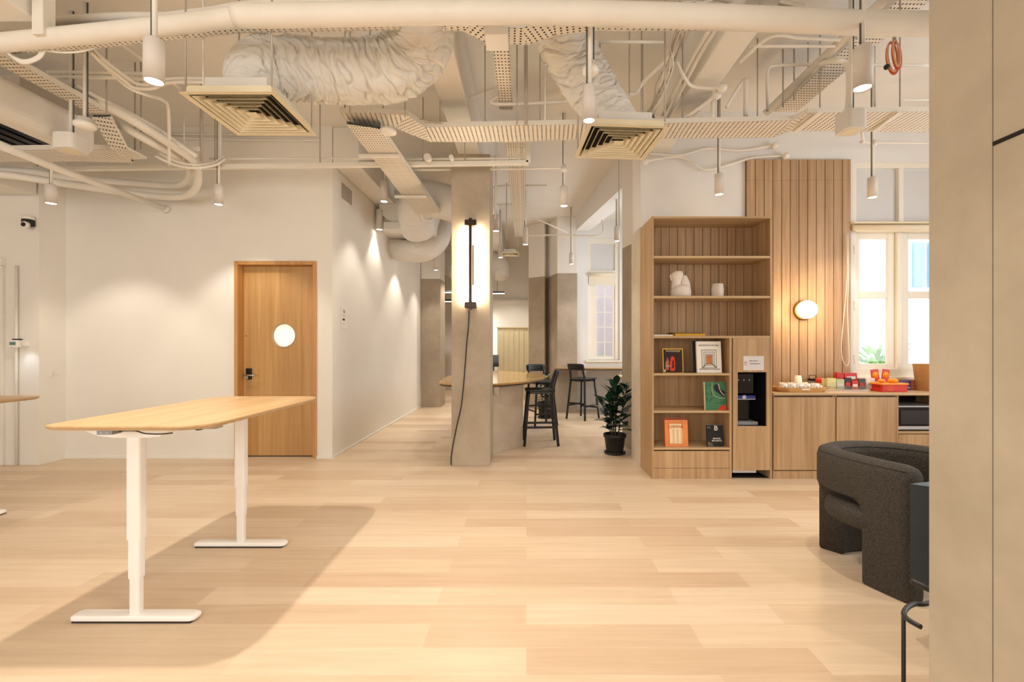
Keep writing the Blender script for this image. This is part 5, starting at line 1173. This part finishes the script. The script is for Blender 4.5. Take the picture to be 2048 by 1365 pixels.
o1 = flex('large crumpled flexible duct sweeping from the left diffuser up over the thick pipe', [(478, 178, 3.22), (500, 150, 3.3), (545, 135, 3.4), (630, 142, 3.5), (720, 144, 3.55), (790, 135, 3.55), (838, 95, 3.45), (850, 30, 3.25), (850, -60, 3.1)], [.10, .17, .215, .225, .23, .235, .235, .22, .2], 1)
o2 = flex('crumpled flexible duct dropping to the centre right diffuser', [(1105, 10, 3.35), (1122, 62, 3.5), (1145, 115, 3.65), (1180, 175, 3.75), (1222, 232, 3.78), (1245, 262, 3.72)], [.20, .205, .21, .205, .185, .15], 2)
p = at(735, 82, 3.5); MB().box(p.x-.03, p.x+.03, 3.45, 3.49, p.z-.02, ZC).build('hanger_strap', 'pipe_paint', o1)
p = at(520, 78, 3.3)
# far ducting over the corridor
def rc_(px, d): return X_(px, d)
t_ = thing('duct_box', 'white rectangular air duct box above the corridor', 'duct'); c0, c1 = at(745, 460, 7.8), at(862, 405, 7.8)
MB().box(c0.x, c1.x, 7.8, 9.0, c0.z, c1.z).build('casing', 'duct_paint', t_, bevel=.01); MB().box(at(768, 0, 7.6).x, at(868, 0, 7.6).x, 7.55, 7.85, at(0, 464, 7.7).z, at(0, 448, 7.7).z).build('outlet_plenum', 'duct_paint', t_, bevel=.015)
o = flex('round crumpled duct elbow above the corridor beside the column', [(838, 462, 7.6), (832, 425, 7.3), (845, 402, 7.1), (880, 402, 7.0), (930, 420, 7.0), (960, 440, 7.0)], [.27, .29, .29, .27, .26, .26], 4, amp=.03, freq=8, k=8, n=48)
MB().tube([at(847, 402, 7.1)+V((0, math.cos(a)*.30, math.sin(a)*.30)) for a in [2*PI*k/28 for k in range(28)]], .02, 6, closed=True).build('strap', 'pipe_paint', o)
flex('lower crumpled duct hook above the corridor end', [(782, 494, 8.6), (810, 502, 8.5), (850, 500, 8.4), (876, 480, 8.5), (884, 455, 8.8)], [.19, .20, .205, .20, .19], 5, amp=.05, freq=8, k=8, n=48)
b = MB().cyl((-2.15, 7.6, 3.75), (-2.15, 9.6, 3.75), .26, 28); tag(b.build('round_duct', 'duct_paint'), 'smooth round grey duct hugging the corridor beam', 'duct')
flex('small crumpled duct seen far beyond the column on the right', [(985, 520, 11.5), (1000, 535, 11.3), (1005, 555, 11.2)], [.22, .24, .2], 7, amp=.04, k=6, n=32)
flex('small crumpled duct seen far beyond the column on the left', [(885, 520, 12.5), (900, 530, 12.3), (915, 540, 12.2)], [.28, .3, .28], 8, amp=.04, k=6, n=32)
# threaded rods
for k, (px, y0_, y1_, d, l) in enumerate(((407, 0, 172, 3.3, 'long threaded rod above the left diffuser corner'), (213, 138, 228, 4.0, 'threaded rod over the left boxed duct'), (403, 195, 322, 4.9, 'white vertical conduit over the left pipe bend'), (440, 250, 322, 5.2, 'vertical conduit ending at the long channel'), (270, 190, 300, 4.6, 'thin rod in front of the shaded slab at left, left one'), (282, 195, 300, 4.6, 'thin rod in front of the shaded slab at left, right one'), (368, 228, 320, 4.9, 'thin white cord above the pipe bend'), (1052, 90, 250, 4.1, 'slim vertical conduit between tray and second duct'), (1034, 120, 250, 4.2, 'thin rod left of the slim vertical conduit'), (1090, 160, 240, 4.2, 'thin dark rod left of the second duct'), (1259, 75, 186, 3.8, 'thin rod behind the black slab mark'), (700, 200, 226, 4.0, 'short dark rod at the left end of the long tray'), (592, 195, 226, 4.3, 'short rod right of the left diffuser'), (1566, 150, 215, 4.4, 'thin rod left of the right-hand receding tray'), (1588, 165, 200, 4.4, 'short rod in the right ceiling bay'), (1750, 160, 222, 4.3, 'short grey rod above the tray near the pilaster'), (1013, 390, 480, 8.0, 'grey rod beside the far diffuser'), (1238, 396, 452, 6.9, 'thin rod in front of the bay header'))):
    a, c = at(px, y0_, d), at(px, y1_, d); top = min(a.z, ZC)
    tag(MB().cyl((a.x, d, c.z), (a.x, d, max(top, c.z+.1) if k in (6,) else ZC), .007 if k not in (2, 3, 7) else .016, 8).build('ceiling_rod', 'rod_grey' if k % 3 else 'pipe_paint'), l, 'rod')
p = at(1254, 106, 3.85); t_ = thing('slab_anchor', 'dark socket mark hanging under the slab behind the cable bundle', 'fixture'); MB().lathe([(.06, ZC-.03), (.05, ZC-.06), (.001, ZC-.07)], (p.x, 3.9, 0), 20).build('cup', 'black', t_); MB().bar((p.x-.25, 3.9, ZC-.01), (p.x, 3.9, ZC-.01), .02, .02).build('stub', 'rod_grey', t_)
# pendants
def pendant(px, yt, yb, d, label, power=42, r=None, ang=95, aim=(0, 0, -1), lit=True):
    a, c = at(px, yt, d), at(px, yb, d); R = r or .052; X, Z0, Z1 = a.x, c.z, a.z
    t = thing('pendant_downlight', label, 'lamp', 'white cylinder downlights', (X, d, Z0))
    h = Z1-Z0; top = ZC-Z0
    MB().lathe([(R*.86, .006), (R, 0), (R, h-.006), (R-.006, h), (.001, h)], n=36, cap=False).build('shade', 'lamp_shell', t)
    MB().lathe([(.001, .006), (R*.86, .006)], n=32, cap=False).build('lens', 'lamp_face', t)
    MB().cyl((.004, 0, h), (.004, 0, top), .013, 10).build('stem', 'pipe_paint', t)
    MB().cyl((-.014, 0, h), (-.014, 0, top), .0045, 8).build('threaded_rod', 'rod_dark', t)
    if lit: spot('downlight_or_fill', (X, d, Z0-.012), power, ang=ang, aim=aim, r=R*.8)
    return t
pendant(308, 80, 165, 2.5, 'largest white cylinder downlight, over the standing desk at upper left', 150, r=.048, ang=110)
pendant(1725, 95, 178, 2.75, 'white cylinder downlight beside the orange cable coil, over the armchair', 65, r=.05, ang=110)
pendant(1178, 172, 243, 3.0, 'white cylinder downlight in front of the second flexible duct', 55, r=.040, ang=110)
pendant(437, 370, 410, 5.2, 'white cylinder downlight hanging by the wall left of the oak door', 42, r=.046, aim=(0, .25, -1))
pendant(102, 370, 408, 4.9, 'white cylinder downlight hanging by the far left wall', 42, r=.052, aim=(0, .25, -1))
pendant(1128, 373, 413, 5.6, 'white cylinder downlight hanging right of the column head', 30, r=.047)
pendant(1438, 348, 390, 5.15, 'white cylinder downlight hanging over the bookcase', 26, r=.047)
pendant(1745, 355, 396, 5.0, 'white cylinder downlight hanging before the kitchen window', 26, r=.047)
pendant(768, 363, 404, 6.6, 'upper white cylinder downlight beside the corridor wall', 42, r=.054, aim=(.1, 0, -1))
pendant(759, 420, 460, 7.6, 'second white cylinder downlight beside the corridor wall', 42, r=.054, aim=(.1, 0, -1))
pendant(828, 484, 512, 8.8, 'white cylinder downlight in front of the hooked corridor duct', 42, r=.054)
pendant(872, 507, 541, 10.3, 'farthest small downlight before the corridor end pillar', 30, r=.05)
pendant(992, 430, 463, 6.9, 'white cylinder downlight just right of the column above the wide tray end', 42, r=.05)
pendant(1001, 490, 516, 9.6, 'small white cylinder downlight above the island table', 42, r=.05)
pendant(1051, 455, 490, 8.4, 'small white cylinder downlight at the far end of the wide tray', 42, r=.05)
pendant(1143, 507, 529, 9.4, 'small white cylinder downlight before the bay pillar', 34, r=.046)
pendant(1234, 453, 483, 7.4, 'white cylinder downlight hanging at the bay wall edge', 34, r=.044)
# detectors, speakers
def puck(name, cat, label, px, yt, yb, d, r, kind='round', rod=True):
    a, c = at(px, yt, d), at(px, yb, d); t = thing(name, label, cat, None, (a.x, d, c.z)); h = a.z-c.z
    if kind == 'round': MB().lathe([(.001, 0), (r*.7, .002), (r, h*.2), (r, h*.5), (r*.72, h*.6), (r*.68, h), (.001, h)], n=32, cap=False).build('body', 'plastic_white', t)
    else: MB().prism(roundpoly([(-r, -r), (r, -r), (r, r), (-r, r)], r*.55, 6), 0, h).build('body', 'duct_paint', t, bevel=.004); MB().lathe([(r*.72, -.002), (r*.72, .0)], n=28).build('grille_plate', 'cream_metal', t)
    if rod: MB().cyl((0, 0, h), (0, 0, ZC-c.z), .014, 10).build('stem', 'pipe_paint', t); MB().cyl((.022, 0, h), (.022, 0, ZC-c.z), .005, 8).build('threaded_rod', 'rod_dark', t)
    return t
puck('smoke_detector', 'detector', 'round white detector hanging in front of the second flexible duct', 1181, 125, 151, 3.12, .055)
puck('smoke_detector', 'detector', 'round white detector hanging at the left by the duct end', 170, 237, 258, 3.8, .075)
puck('smoke_detector', 'detector', 'round white detector under the left end of the long tray', 776, 255, 268, 4.2, .075, rod=False)
puck('ceiling_speaker', 'speaker', 'square-sided cream speaker hanging at right under the long tray', 1701, 226, 264, 3.6, .083, 'sq')
puck('ceiling_speaker', 'speaker', 'round-cornered cream speaker hanging at left below the duct end', 142, 272, 303, 3.9, .09, 'sq')
puck('conduit_box', 'box', 'round white junction on the pendant line right of the column', 1129, 330, 345, 5.6, .04, rod=False)
puck('conduit_box', 'box', 'round white junction above the kitchen window pendant', 1748, 281, 293, 5.0, .03, rod=False)
